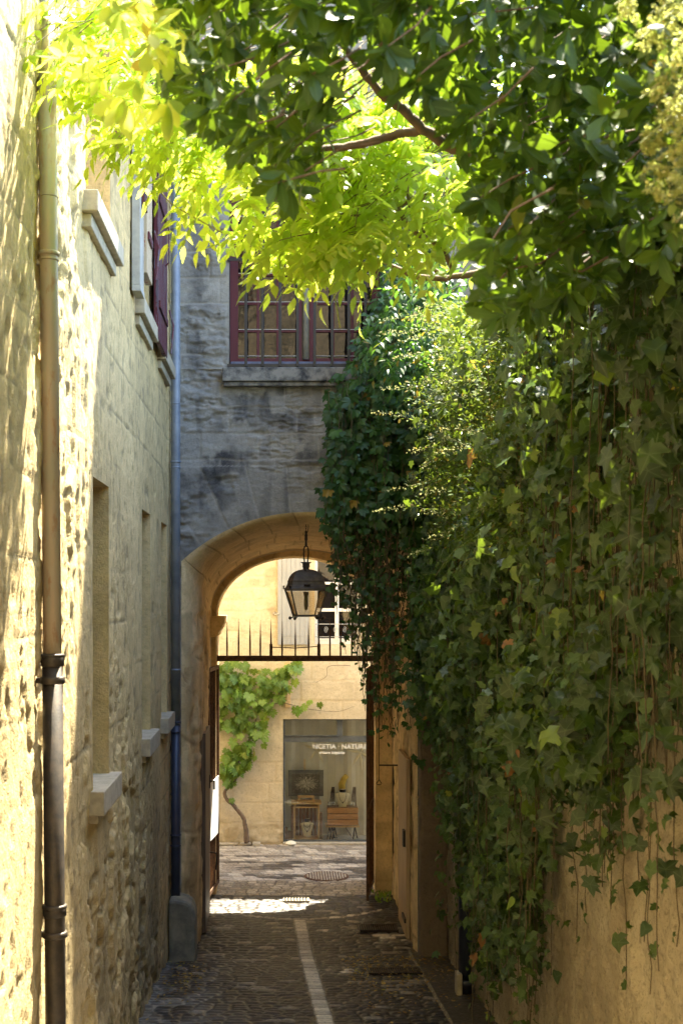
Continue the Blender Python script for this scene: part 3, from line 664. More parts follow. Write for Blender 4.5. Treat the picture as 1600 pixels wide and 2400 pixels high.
# kerb at the wall foot
m = MB()
for i, (a_, b_) in enumerate(((508,560),(562,590),(592,612))): m.box((sx(a_),SY-.10-.05*(i==2),.0),(sx(b_)-.01,SY-.0,.035+.012*(i==2)))
m.build('plinth', 'sill', sh, bevel=.01)
MB().box((ox0,SY-.05,-.0),(ox1,SY+.05,oz0+.0)).build('threshold', 'sill', sh, bevel=.005)
# shop window: frame, panes, display room
sw = MB(); y0, y1 = SY+.06, SY+.12
sw.box((ox0+.002,y0,oz0),(ox0+.03,y1,oz1)); sw.box((ox0+.03,y0,oz1-.02),(ox1,y1,oz1-.002)); sw.box((ox0+.03,y0+.004,sz(1741)),(ox1,y1+.01,sz(1727)))
sw.box((ox0+.03,y0,oz0+.002),(ox1,y1,oz0+.022)); sw.box((sx(790),y0,sz(1727)),(sx(803),y1,oz1-.02)); sw.box((sx(668),y0-.015,sz(1727)),(sx(792),y0,sz(1724.5)))
swo = sw.build('shop_window', 'greyframe', sh, bevel=.003)
MB().box((ox0+.03,y0+.03,oz0+.022),(ox1,y0+.034,sz(1741))).build('pane', 'glass', swo)
MB().box((ox0+.03,y0+.03,sz(1727)),(sx(790),y0+.034,oz1-.02)).build('transom_pane', 'glass', swo)
MB().box((sx(803),y0+.03,sz(1727)),(ox1,y0+.034,oz1-.02)).build('transom_pane', 'glass', swo)
m = MB(); m.add([(ox0,SY,oz0),(ox0,SY+.06,oz0),(ox0,SY+.06,oz1),(ox0,SY,oz1)], [(0,1,2,3)]); m.add([(ox0,SY,oz1),(ox0,SY+.06,oz1),(ox1,SY+.06,oz1),(ox1,SY,oz1)], [(0,1,2,3)]); m.build('window_reveal', 'shopw', sh)
room = MB(); yb = SY+.72
n_ = 60
cur = [(ox0-.05+(ox1-ox0+.1)*i/n_, yb+.025*math.sin(i*1.7)+.01*math.sin(i*.6)) for i in range(n_+1)]
room.add([(x,y,oz0-.02) for x,y in cur]+[(x,y,oz1+.1) for x,y in cur], [(i,i+1,n_+2+i,n_+1+i) for i in range(n_)])
room.build('curtain', 'shopback', sh)
room = MB(); room.add([(ox0-.05,SY+.01,oz0-.02),(ox1,SY+.01,oz0-.02),(ox1,yb+.1,oz0-.02),(ox0-.05,yb+.1,oz0-.02)], [(0,1,2,3)]); room.add([(ox0-.05,SY+.13,oz0-.02),(ox0-.05,yb+.1,oz0-.02),(ox0-.05,yb+.1,oz1+.1),(ox0-.05,SY+.13,oz1+.1)], [(0,1,2,3)]); room.add([(ox0-.05,SY+.13,oz1+.1),(ox1,SY+.13,oz1+.1),(ox1,yb+.1,oz1+.1),(ox0-.05,yb+.1,oz1+.1)], [(0,1,2,3)]); room.build('display_room', 'shopback', sh)
def text(body, px, py, hpx, parent, mat, y):
    cu = bpy.data.curves.new('lettering', 'FONT'); cu.body = body; cu.size = hpx*k_*1.42; cu.extrude = .001; cu.offset = .0035; cu.space_character = 1.05
    to = bpy.data.objects.new('lettering', cu); me = bpy.data.meshes.new_from_object(to); bpy.data.objects.remove(to)
    me.transform(Matrix.Translation((sx(px), y, sz(py))) @ Matrix.Rotation(R(90), 4, 'X'))
    return link('lettering', me, mat, parent)
text('NCETIA \u00b7 NATURE', 733, 1756.5, 10.5, swo, 'white', y0+.026)
text('nature inspir\u00e9e', 748, 1769, 6.6, swo, 'white', y0+.026)
# upper window and shutter
m = MB(); x0_, x1_ = sx(651), sx(724); z0_, z1_ = sz(1511), 5.1
m.box((x0_,SY-.05,z0_),(x0_+.06,SY-.015,z1_))
nb = 6
for i in range(nb):
    a_ = x0_+.063+(x1_-x0_-.063)*i/nb; b_ = x0_+.063+(x1_-x0_-.063)*(i+1)/nb; m.box((a_+.0015,SY-.045,z0_+.004),(b_-.0015,SY-.018,z1_))
so = m.build('shutter', 'greyshut', sh)
MB().box((x0_+.063,SY-.052,z0_+.135),(x1_-.003,SY-.046,z0_+.15)).build('batten', 'greyshut', so); MB().box((x0_+.02,SY-.052,z0_+.9),(x1_,SY-.046,z0_+.93)).build('batten', 'greyshut', so)
m = MB(); m.tube([(sx(640),SY-.02,sz(1437)),(sx(646),SY-.05,sz(1441)),(sx(655),SY-.06,sz(1438))], .006, 5); m.tube([(sx(640),SY-.02,sz(1441)),(sx(644),SY-.05,sz(1434)),(sx(652),SY-.06,sz(1441))], .006, 5); m.build('shutter_hook', 'silver', so)
m = MB()
for q in (ux0,ux1): m.add([(q,SY,uz0),(q,SY+.22,uz0),(q,SY+.22,uz1),(q,SY,uz1)], [(0,1,2,3)])
m.add([(ux0,SY,uz0),(ux0,SY+.22,uz0),(ux1,SY+.22,uz0),(ux1,SY,uz0)], [(0,1,2,3)]); m.build('window_reveal', 'shopw', sh)
w = MB(); yy = SY+.12
w.box((ux0+.003,yy,uz0),(ux0+.05,yy+.06,uz1)); w.box((ux1-.05,yy,uz0),(ux1-.003,yy+.06,uz1)); xm = sx(790)
w.box((xm-.03,yy-.01,uz0+.06),(xm+.03,yy+.05,uz1)); w.box((ux0+.05,yy,uz0+.002),(ux1-.05,yy+.05,uz0+.09)); w.box((ux0+.05,yy+.002,sz(1434)),(ux1-.05,yy+.05,sz(1426))); w.box((ux0+.05,yy+.002,sz(1370)),(ux1-.05,yy+.05,sz(1364)))
wo = w.build('window', 'white', sh, bevel=.004)
MB().box((ux0+.04,yy+.03,uz0+.05),(ux1-.04,yy+.034,uz1)).build('pane', 'wglass', wo)
w = MB(); zr = sz(1463)
w.box((ux0+.01,SY+.03,zr-.006),(ux1-.01,SY+.045,zr+.006)); w.box((ux0+.01,SY+.03,zr-.20),(ux1-.01,SY+.045,zr-.19))
for cx_ in (sx(764),sx(786),sx(808),sx(830)):
    w.tube([(cx_+(.035-.0035*i/2.2)*math.cos(i*.55)*.9, SY+.037, zr-.09+(.055-.0022*i)*math.sin(i*.55)) for i in range(20)], .004, 5)
w.build('window_railing', 'greyshut', sh)
MB().box((sx(668),SY-.03,sz(1658)),(sx(681),SY+.0,sz(1551))).box((sx(672),SY-.045,sz(1640)),(sx(675),SY-.031,sz(1551))).build('cable_cover', 'woodl', sh, bevel=.003)
# ---- display things (world positions from the shop plane)
DY = SY+.24
def dx(px, Y=DY): return (px-645)*Y/3000
def dz(py, Y=DY): return EYE-(py-1400)*Y/3000
FZ = oz0-.02
def bust(px, py0, py1, w, Y, label, neck):
    b = empty('necklace_bust', (dx(px,Y),Y,dz(py1,Y)), label, 'display bust')
    H = dz(py0,Y)-dz(py1,Y); X = dx(px,Y); Z = dz(py1,Y); W = w*Y/3000/2
    prof = [(0,.55),(.12,.56),(.35,.70),(.55,.88),(.68,1.0),(.74,.98),(.80,.60),(.86,.36),(.93,.33),(1.0,.34)]
    m = MB(); V = []; F = []; n = 16
    for s_, ww in prof:
        for j in range(n):
            t_ = 2*math.pi*j/n; V.append((X+W*ww*math.cos(t_), Y+W*.45*min(ww,.8)*math.sin(t_), Z+H*s_))
    for i in range(len(prof)-1):
        for j in range(n): F.append((i*n+j,i*n+(j+1)%n,(i+1)*n+(j+1)%n,(i+1)*n+j))
    F += [tuple(range(n))[::-1], tuple((len(prof)-1)*n+j for j in range(n))]
    m.add(V,F).build('torso', 'bust', b, smooth=True)
    m = MB(); m.lathe([(W*.42,0),(W*.44,H*.06),(W*.40,H*.14)], (X,Y,Z+H*.84), 14); m.build('neck_band', 'black', b)
    m = MB(); yf = Y-W*.42
    for dr_ in neck: m.tube([(X+W*.5*math.cos(t_), yf, Z+H*.80-H*dr_*math.sin(t_)) for t_ in np.linspace(0,math.pi,14)], .003, 5)
    m.sphere((X, yf, Z+H*(.80-neck[0])-.008), .012, 6); m.build('necklace', 'iron', b)
    return b
# crate stand A
cr = empty('display_crate', (dx(718),DY,FZ), 'tall upright wooden crate stand with a shelf on top, left in the shop window', 'crate')
m = MB(); xa, xb = dx(688), dx(749); zt_ = dz(1891); zb_ = dz(1966); dd = .28
for z in (zt_, zb_): m.box((xa,DY-.02,z-.02),(xb,DY+dd,z))
for x in (xa, xb-.025): m.box((x,DY-.02,zb_),(x+.025,DY+dd,zt_-.02))
m.box((xa+.04,DY-.015,dz(1966)-.001),(xa-.02,DY+.0,FZ)); m.box((xb+.02,DY-.015,dz(1966)-.001),(xb-.04,DY,FZ)); m.build('crate_frame', 'woodl', cr, bevel=.003)
m = MB()
for i in range(6): 
    a_ = xa+.03+(xb-xa-.06)*i/6; m.box((a_,DY+dd-.02,zb_),(a_+(xb-xa)/9,DY+dd-.005,zt_-.02))
m.build('back_slats', 'woodd', cr)
m = MB(); m.box((dx(683),DY-.05,dz(1885)),(dx(753),DY+dd,dz(1881))); m.box((dx(690),DY-.03,zt_),(dx(693),DY+.2,dz(1885))); m.box((dx(745),DY-.03,zt_),(dx(748),DY+.2,dz(1885))); m.build('shelf', 'woodl', cr, bevel=.002)
MB().box((xa-.04,DY+.05,FZ),(xa-.005,DY+.2,dz(1893))).build('side_support', 'woodd', cr); MB().box((xb+.005,DY+.05,FZ),(xb+.04,DY+.2,dz(1908))).build('side_support', 'woodd', cr)
bust(719.5,1919,1962,32,DY+.1,'ivory necklace bust with pendant inside the upright crate',(.45,.25))
st_ = empty('display_stand', (dx(717),DY,dz(1881)), 'little pale wooden rail stand on top of the upright crate', 'stand')
m = MB()
for z in (1868.5,1879): m.box((dx(697),DY+.0,dz(z)-.012),(dx(737),DY+.02,dz(z)+.006)); m.box((dx(697),DY+.1,dz(z)-.012),(dx(737),DY+.12,dz(z)+.006))
for q in (701,733): m.box((dx(q)-.012,DY+.002,dz(1880.6)),(dx(q)+.012,DY+.018,dz(1868))); m.box((dx(q)-.012,DY+.102,dz(1880.6)),(dx(q)+.012,DY+.118,dz(1868)))
m.build('rails', 'woodl', st_)
pc = empty('framed_picture', (dx(716),DY+.35,dz(1840)), 'sepia picture of a radiating flower hung on a grey board in the shop window', 'picture')
Yp = DY+.34
MB().box((dx(675,Yp+.03),Yp+.02,dz(1867,Yp)),(dx(758,Yp),Yp+.035,dz(1806,Yp))).build('backing_board', plain('grey_board',(.19,.19,.18),.7), pc)
MB().box((dx(683.6,Yp),Yp,dz(1859,Yp)),(dx(749.4,Yp),Yp+.018,dz(1814.6,Yp))).build('canvas', 'print', pc)
m = MB().box((dx(712,Yp),Yp+.005,dz(1806,Yp)),(dx(714,Yp),Yp+.02,dz(1780,Yp))).box((dx(715,Yp),Yp+.005,dz(1806,Yp)),(dx(716,Yp),Yp+.02,dz(1780,Yp))); m.build('hanging_strap', 'woodl', pc)
# crate B
cr = empty('display_crate', (dx(803),DY,dz(1939)), 'broad wooden slatted crate on dark trestles, right in the shop window', 'crate')
xa, xb = dx(767), dx(839); zz = [dz(1893),dz(1907),dz(1921),dz(1935)]
for i in range(3): MB().box((xa,DY-.02,zz[i+1]+.006),(xb,DY,zz[i]-.004)).build('plank', 'wood', cr, bevel=.003)
MB().box((xa+.005,DY+.001,zz[3]),(xb-.005,DY+.3,zz[0]-.01)).build('box_body', 'woodd', cr)
MB().box((dx(763),DY-.04,dz(1939)),(dx(842),DY+.32,dz(1936))).build('ledge', 'woodl', cr, bevel=.002)
m = MB()
for q in (772,778,784,832): 
    MB().tube([(dx(q),DY+.05,dz(1939)),(dx(q-5),DY+.05,FZ)], .012, 6).build('leg', 'black', cr); MB().tube([(dx(q),DY+.2,dz(1939)),(dx(q+7),DY+.2,FZ)], .012, 6).build('leg', 'black', cr)
MB().tube([(dx(808),DY+.1,dz(1939)),(dx(829),DY+.1,FZ)], .006, 6).build('brace', 'black', cr)
bust(802.5,1850,1892.3,34,DY+.12,'ivory necklace bust with round pendant on the broad crate',(.5,))
m = MB(); V = []; c0 = np.array([dx(804,DY+.3),DY+.3,0])
m.tube([(dx(801,DY+.3),DY+.3,dz(1853,DY+.3)),(dx(801,DY+.3),DY+.3,dz(1838,DY+.3)),(dx(806,DY+.3),DY+.3,dz(1826,DY+.3)),(dx(812,DY+.3),DY+.28,dz(1818,DY+.3))], [.052,.055,.045,.04], 12)
m.tube([(dx(801,DY+.3),DY+.3,dz(1900,DY+.3)),(dx(801,DY+.3),DY+.3,dz(1853,DY+.3))], .03, 8)
tag(m.build('scarf_roll', 'gold', smooth=True), 'rolled gold scarf standing behind the bust on the broad crate', 'scarf')
for (qa, qb, tag_) in ((776,782,'dark necklaces draped left of the bust on the broad crate'),(826,833,'dark necklaces draped right of the bust on the broad crate')):
    m = MB()
    for i in range(4):
        a_ = qa+i*1.6; m.tube([(dx(a_+2,DY+.15),DY+.15,dz(1845,DY+.15)),(dx(a_-1+i,DY+.13),DY+.13,dz(1865,DY+.15)),(dx(a_-3+2*i,DY+.1),DY+.1,dz(1889,DY+.1))], .008, 6)
    tag(m.build('draped_necklaces', plain('dark_leather',(.06,.035,.03),.6)), tag_, 'necklace')
for (qs, lb) in (((770,774,777,781,785),'cluster of small silver trinkets on the left end of the broad crate'),((819,822,825,829),'small silver earrings standing on the right end of the broad crate')):
    m = MB()
    for q in qs: m.lathe([(.008,0),(.014,.012),(.006,.03),(.012,.045+.03*random.random()),(.003,.08)], (dx(q),DY+.04+.06*random.random(),dz(1892.3)), 8)
    tag(m.build('trinkets', 'silver', smooth=True), lb, 'jewellery')
def star(px, py, sizes, lab, Y=SY+.22):
    o = empty('paper_star', (dx(px,Y),Y,dz(py,Y)), lab, 'paper star')
    X, Z = dx(px,Y), dz(py,Y)
    for ang, L in sizes:
        m = MB(); a_ = R(ang); ux, uz = math.cos(a_), math.sin(a_); L = L*Y/3000; W = .024
        st2 = [(0,.15),(.25,.8),(.5,1),(.75,.75),(.92,.35),(1,.02)]
        V = []; F = []
        for s_, w_ in st2:
            for e_, b_ in ((-1,0),(0,-.02),(1,0)): V.append((X+ux*L*s_-uz*W*w_*e_, Y+b_+.02*s_*s_, Z+uz*L*s_+ux*W*w_*e_))
        for i in range(len(st2)-1):
            for j in (0,1): F.append((i*3+j,i*3+j+1,(i+1)*3+j+1,(i+1)*3+j))
        m.add(V,F).build('petal', 'bust', o)
    MB().tube([(X,Y,Z),(X,Y,oz1+.05)], .002, 4).build('thread', 'white', o)
star(743,1758,[(160,34),(8,26),(235,28),(295,36),(-28,26)],'left pale paper star flower hanging inside the shop glass')
star(844,1764,[(168,34),(60,26),(240,34),(275,42),(-30,30)],'right pale paper star flower hanging inside the shop glass, beside the gate')
m = MB(); m.lathe([(.09,0),(.09,.01),(.07,.03),(.03,.045),(.002,.05)], (dx(681),DY-.25,FZ), 20); tag(m.build('dish', 'bust', smooth=True), 'pale upturned dish on the floor in the left corner of the shop window', 'dish')
m = MB().box((dx(666),DY+.0,FZ),(dx(674),DY+.03,dz(1940))).box((dx(674.2),DY+.02,FZ),(dx(684),DY+.05,dz(1948))); tag(m.build('wood_boards', 'woodd'), 'brown boards leaning in the left corner of the shop window', 'boards')
# ================================================================ RIGHT GARDEN WALL
gw = empty('garden_wall', (1.95,3,0), 'tall sandy garden wall hung with ivy along the right side of the alley', 'wall')
ys = lines([(-8,5.3,.25),(5.3,13.5,.022)]); zs = lines([(-.1,4.6,.02),(4.6,5.6,.1)])
Yg, Zg = np.meshgrid(ys, zs, indexing='ij')
d, t = blocks(Yg, Zg, .42, .5, 1.1, 151, .05); jn = 1-sst(.003,.02,d)
step = np.where(Yg < 8.2, -.07, 0)
h = .03*(fbm(Yg*1.5,Zg*1.2,3,161)-.5)+.030*(fbm(Yg*5,Zg*3,4,162)-.5)+.030*(fbm(Yg*22,Zg*14,3,163)-.5)-.02*sst(.55,.62,fbm(Yg*6,Zg*3.5,4,167))
crk = sst(.06,.0,np.abs(fbm(Yg*1.2,Zg*1.0,4,171)-.5))*.5
far = sst(9.6,11.5,Yg)
grid('wall', np.stack([1.8+step+h,Yg,Zg],-1), dict(tone=t*.5+.5*far, joint=jn*.25, stain=np.clip(.5*sst(.52,.68,fbm(Yg*1.6,Zg*.8,4,165))+.3*crk+.5*far*sst(2.5,1,Zg)+.5*sst(8.4,8.22,Yg)*sst(8.0,8.2,Yg),0,.8)), 'garden', gw, flip=True)  # darker at the far end, at its foot and along the wall step
MB().box((1.86,-8,-.1),(2.2,13.5,5.58)).build('wall_core', 'garden', gw)
MB().box((1.71,-8,5.6),(2.25,13.48,5.7)).build('coping', 'sill', gw, bevel=.01)
# right pier
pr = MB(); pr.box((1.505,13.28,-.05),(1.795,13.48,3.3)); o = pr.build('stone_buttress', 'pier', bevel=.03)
tag(o, 'dark brown stone buttress at the right foot of the arch', 'buttress')
# guard stone left
m = MB(); gx0,gx1 = (397-645)*13.2/3000,(458-645)*13.2/3000; gy0 = 13.05; zt_ = 3.77-(2110-1400)*13.1/3000
pts = []
for i in range(15):
    pass
prof = [(gx0,.0),(gx1+.01,.0),(gx1+.005,zt_-.17),(gx1-.01,zt_-.10),(gx1-.04,zt_-.045),(gx1-.08,zt_-.015),(gx1-.14,zt_),(gx0+.06,zt_+.012),(gx0,zt_+.005)]
m.ext(prof, gy0, gy0+.38); o = m.build('guard_stone', 'guard', bevel=.035); tag(o, 'rounded worn guard stone at the left foot of the arch below the blue pipe', 'guard stone')
# ================================================================ PIPES
def pipe(name, X, Y, z0, z1, r, mat, label, joints, parts=(), dxt=0):
    e_ = empty(name, (X,Y,z0), label, 'drainpipe')
    f = lambda z: (X+dxt*(z-z0)/(z1-z0), Y, z)
    for (a_, b_, rr_, mt) in parts or [(z0,z1,r,mat)]:
        MB().tube([f(a_), f((a_+b_)/2), f(b_)], rr_, 20).build('pipe', mt, e_, smooth=True)
    for (z, hgt, rr_, mt) in joints:
        p_ = f(z); m = MB(); m.lathe([(rr_*.9,0),(rr_,.004),(rr_,hgt-.004),(rr_*.9,hgt)], (p_[0],p_[1],z), 20)
        m.build('collar', mt, e_, smooth=True)
    return e_, f
Yp = 6.05
def pz(py, Y=Yp): return EYE-(py-1400)*Y/3000
Xp = (135-645)*Yp/3000
e_, f = pipe('drainpipe', Xp, Yp, .7, 7.4, .044, 'zinc', 'thick weathered zinc downpipe with black cast iron foot, nearest on the left wall',
   [(pz(1562),.055,.056,'castiron'),(pz(1540),.015,.060,'castiron'),(pz(1603),.035,.060,'castiron'),(pz(2148),.05,.056,'castiron'),(pz(2130),.02,.060,'castiron'),(pz(2198),.03,.060,'castiron'),(pz(600),.022,.052,'zinc'),(pz(612),.012,.049,'zinc'),(pz(463),.006,.047,'zinc')],
   parts=[(pz(1545),7.4,.044,'zinc'),(.7,pz(1545),.049,'castiron')], dxt=-.06)
for py in (1595,2190,615,100):
    q = f(pz(py)); MB().box((WX-.03,Yp-.014,q[2]-.012),(q[0]-.03,Yp+.014,q[2]+.012)).build('bracket', 'castiron' if py > 1000 else 'zinc', e_)
Yb = 13.28; Xb = (412-645)*Yb/3000
e_, f = pipe('drainpipe', Xb, Yb, .15, 8.6, .046, 'blue', 'blue painted downpipe in the corner beside the arch',
   [(EYE-(y_-1400)*Yb/3000, .02, rr_, mt) for y_, rr_, mt in ((522,.056,'blue'),(539,.053,'blue'),(1085,.056,'blue'),(1098,.053,'blue'),(948,.049,'blue'),(1572,.054,'blue'),(1695,.058,'navy'),(1718,.054,'navy'),(1960,.056,'navy'),(1985,.054,'navy'))],
   parts=[(EYE-(1700-1400)*Yb/3000,8.6,.046,'blue'),(.15,EYE-(1700-1400)*Yb/3000,.047,'navy')])
for py in (535,1092,1575,1715,1970):
    z_ = EYE-(py-1400)*Yb/3000; MB().box((Xb-.01,Yb+.03,z_-.01),(Xb+.01,GY+.02,z_+.01)).build('bracket', 'blue', e_)
Yc = 11.45
e_, f = pipe('drainpipe', 1.70, Yc, .16, 3.2, .062, 'navy', 'dark navy downpipe half hidden by ivy at the foot of the right wall', [(.30,.05,.075,'navy'),(1.3,.03,.072,'navy')])
MB().box((1.61,Yc-.09,.16),(1.66,Yc+.05,.42)).build('foot_plate', 'sill', e_, bevel=.01)
# ================================================================ DRAINS
def grate(name, x0, x1, y0, y1, zf, nb, along_y, label, fr=.015):
    e_ = empty(name, ((x0+x1)/2,(y0+y1)/2,zf), label, 'drain cover')
    sl = -.1 if y1 < 13.5 else 0; zz_ = lambda y: zf+sl*(y-(y0+y1)/2)
    def bx(m, a0_, b0_, a1_, b1_, t0, t1):
        m.add([(a0_,b0_,zz_(b0_)+t0),(a1_,b0_,zz_(b0_)+t0),(a1_,b1_,zz_(b1_)+t0),(a0_,b1_,zz_(b1_)+t0),(a0_,b0_,zz_(b0_)+t1),(a1_,b0_,zz_(b0_)+t1),(a1_,b1_,zz_(b1_)+t1),(a0_,b1_,zz_(b1_)+t1)], [(0,3,2,1),(4,5,6,7),(0,1,5,4),(1,2,6,5),(2,3,7,6),(3,0,4,7)])
    m = MB(); bx(m,x0,y0,x1,y0+fr,-.02,.012); bx(m,x0,y1-fr,x1,y1,-.02,.012); bx(m,x0,y0+fr,x0+fr,y1-fr,-.02,.012); bx(m,x1-fr,y0+fr,x1,y1-fr,-.02,.012); m.build('frame', 'iron', e_)
    m = MB(); bx(m,x0+fr,y0+fr,x1-fr,y1-fr,-.018,-.012+.012); m.build('pit', 'dark', e_)  # shallow dark plate stands in for the shade below the bars
    m = MB()
    for i in range(nb):
        if along_y: a_ = x0+fr+(x1-x0-2*fr)*(i+.5)/nb; bx(m,a_-.006,y0+fr,a_+.006,y1-fr,.0005,.010)
        else: a_ = y0+fr+(y1-y0-2*fr)*(i+.5)/nb; bx(m,x0+fr,a_-.006,x1-fr,a_+.006,.0005,.010)
    m.build('bars', 'iron', e_)
grate('drain_grate', .90, 1.42, 12.35, 12.62, .118, 22, True, 'rectangular iron drain grate nearest the camera on the right of the setts')
grate('drain_grate', .95, 1.38, 14.35, 14.62, .022, 16, True, 'rusty iron drain grate in the setts just inside the arch on the right')
dg = empty('slot_drain', (.25,15.86,.015), 'small slotted stone drain in the bright sunlit patch under the gate', 'drain cover')
MB().box((.1,15.78,.0),(.42,15.98,.026)).build('slab', 'sill', dg)
m = MB()
for i in range(8): m.box((.112+.037*i,15.785,.0262),(.136+.037*i,15.975,.029))
m.build('slots', 'black', dg)  # black strips laid on the slab stand in for the shaded openings
mh = empty('manhole_cover', ((766-645)*17.1/3000,17.15,.01), 'round iron manhole cover in the street before the shop', 'manhole cover')
m = MB().lathe([(.30,0),(.30,.008),(.285,.010)], (mh.location[0],17.25,.004), 40); m.build('rim', 'rust', mh)
m = MB(); 
for i in range(-7,8):
    for j in range(-7,8):
        x_, y_ = i*.036, j*.036
        if math.hypot(x_,y_) < .265: m.box((mh.location[0]+x_-.011,17.25+y_-.011,.0145),(mh.location[0]+x_+.011,17.25+y_+.011,.019))
m.build('studs', 'sill', mh)
# house added behind the camera for the window reflection and bounce fill
eh = MB(); eh.box((-8.2,-9,-.2),(6,-8.3,16)); tag(eh.build('stone_house', plain('mottled_tan_wall',(.36,.28,.17),.95,c2=(.07,.065,.035),sc=1.6,st=1)), 'plain mottled tan house added behind the viewer for reflection and fill', 'house')
# neighbour wall along the street to the right
tag(MB().box((2.38,16.6,-.1),(9,17.0,3.6)).build('boundary_wall', 'cream'), 'low cream wall along the street to the right of the arch building', 'wall')
# ================================================================ PLANTS
def strip_leaf(st, fold=.25, curl=-.15):
    V = []; vn_ = []; F = []
    for s_, w_ in st:
        z = curl*s_*s_
        for e_ in (-1,0,1): V.append((e_*w_, s_, z+abs(e_)*w_*fold)); vn_.append(0. if e_ else 1.)
    for i in range(len(st)-1):
        for j in (0,1): F.append((i*3+j, i*3+j+1, (i+1)*3+j+1, (i+1)*3+j))
    return np.array(V), np.array(F), None, np.array(vn_)
def fan_leaf(out, cz=.0, c=(0,.35), petiole=0.3):
    V = [(c[0],c[1],.0)]; vn_ = [1.]; 
    for x, y, tip in out: V.append((x, y, (-.10 if tip else .05)-.15*(x*x))); vn_.append(1. if tip else 0.)
    k = len(out); F3 = [(0, 1+i, 1+(i+1)%k) for i in range(k)]
    b = len(V); V += [(-.012,.0,.0),(.012,.0,.0),(.012,-petiole,.12),(-.012,-petiole,.12)]; vn_ += [1]*4
    F3 += [(b,b+1,b+2),(b,b+2,b+3)]
    return np.array(V), None, np.array(F3), np.array(vn_)
T_ever = strip_leaf([(0,.01),(.12,.05),(.35,.14),(.6,.19),(.82,.15),(1,.01)], .22, -.22)
T_ever2 = strip_leaf([(0,.01),(.12,.04),(.35,.12),(.6,.17),(.82,.13),(1,.01)], .35, .12)
T_lance = strip_leaf([(0,.01),(.25,.17),(.5,.20),(.78,.10),(1,.004)], .25, -.25)
T_lance2 = strip_leaf([(0,.01),(.2,.13),(.45,.19),(.75,.10),(1,.004)], .1, -.05)
T_creep = strip_leaf([(0,.01),(.25,.12),(.55,.24),(.8,.14),(1,.005)], .2, -.18)
def ivy_out(f=1):
    h_ = [(0,0,0),(.16,-.12,0),(.42,-.02,1),(.33,.20,0),(.56,.42,1),(.24,.52,0),(.20,.66,0),(0,1.0,1)]
    return h_+[(-x,y,t_) for x,y,t_ in h_[-2:0:-1]]
T_ivy = fan_leaf(ivy_out())
ho = [(0,0,0),(.12,-.14,0),(.38,-.06,1),(.30,.14,0),(.44,.36,1),(.28,.50,0),(.15,.62,0),(0,.86,1)]
T_ivy2 = fan_leaf(ho+[(-x*1.1,y*.95,t_) for x,y,t_ in ho[-2:0:-1]])
def bend(t_, a_, b_, seed):
    V = t_[0].copy(); rr_ = np.random.default_rng(seed); V[:,2] += a_*V[:,0]**2+b_*V[:,1]**2+rr_.normal(size=len(V))*.025; V[:,:2] += rr_.normal(size=(len(V),2))*.018; return (V,)+t_[1:]
T_ivy3 = bend(T_ivy, -.9, -.35, 1); T_ivy4 = bend(T_ivy2, .8, -.5, 2)
T_ivy5 = bend(fan_leaf([(0,0,0),(.16,-.08,0),(.34,.08,1),(.32,.28,0),(.26,.50,0),(.13,.72,0),(0,.92,1),(-.13,.74,0),(-.25,.5,0),(-.33,.28,0),(-.32,.05,1),(-.15,-.09,0)]), -.4, -.2, 3)
hg = [(0,.08,0),(.12,-.1,0),(.34,-.08,1),(.36,.06,0),(.52,.12,1),(.33,.24,0),(.60,.42,1),(.40,.46,0),(.42,.66,1),(.17,.54,0),(.22,.76,1),(.10,.78,0),(0,1.0,1)]
T_grape = fan_leaf(hg+[(-x,y,t_) for x,y,t_ in hg[-2:0:-1]])
T_small = strip_leaf([(0,.02),(.4,.26),(.75,.2),(1,.01)], .2, -.1)
def norm(a): return a/(np.linalg.norm(a, axis=-1, keepdims=True)+1e-9)
def scatter(name, tps, pos, d, n, sc, rnd, mat, parent, smooth=False):
    d = norm(d); x = norm(np.cross(d, n)); z = np.cross(x, d)
    Vs = []; Q = []; T3 = []; rn = []; vv = []; b = 0
    which = rng.integers(0, len(tps), len(pos))
    for i, (tv, q, t3, vein) in enumerate(tps):
        m = which == i; k = int(m.sum())
        if not k: continue
        p, dd, xx, zz_, s_ = pos[m], d[m], x[m], z[m], sc[m]
        wv = s_[:,None,None]*(tv[None,:,0:1]*xx[:,None]*rng.uniform(.8,1.2,(k,1,1)) + tv[None,:,1:2]*dd[:,None] + tv[None,:,2:3]*zz_[:,None]*rng.uniform(-.3,1.8,(k,1,1))) + p[:,None]
        nv = len(tv); Vs.append(wv.reshape(-1,3)); off = b+np.arange(k)[:,None,None]*nv
        if q is not None: Q.append((q[None]+off).reshape(-1,4))
        if t3 is not None: T3.append((t3[None]+off).reshape(-1,3))
        rn.append(np.repeat(rnd[m], nv)); vv.append(np.tile(vein, k)); b += k*nv
    return npmesh(name, np.concatenate(Vs), np.concatenate(Q) if Q else None, np.concatenate(T3) if T3 else None, dict(rnd=np.concatenate(rn), vein=np.concatenate(vv)), mat, parent, smooth)
def inpoly(px, py, poly):
    c = np.zeros(len(px), bool); j = len(poly)-1
    for i in range(len(poly)):
        xi, yi = poly[i]; xj, yj = poly[j]
        if yi != yj: c ^= ((yi > py) != (yj > py)) & (px < (xj-xi)*(py-yi)/(yj-yi)+xi)
        j = i
    return c
def insample(poly, n, Y0, Y1):
    a = np.array(poly); out = []
    while sum(map(len, out)) < n:
        x = rng.uniform(a[:,0].min(), a[:,0].max(), n*2); y = rng.uniform(a[:,1].min(), a[:,1].max(), n*2); m = inpoly(x, y, poly); out.append(np.stack([x[m],y[m]],-1))
    q = np.concatenate(out)[:n]; Y = rng.uniform(Y0, Y1, n)
    return np.stack([(q[:,0]-645)*Y/3000, Y, EYE-(q[:,1]-1400)*Y/3000], -1), q
def px_of(p): return 645+p[:,0]*3000/p[:,1], 1400-(p[:,2]-EYE)*3000/p[:,1]
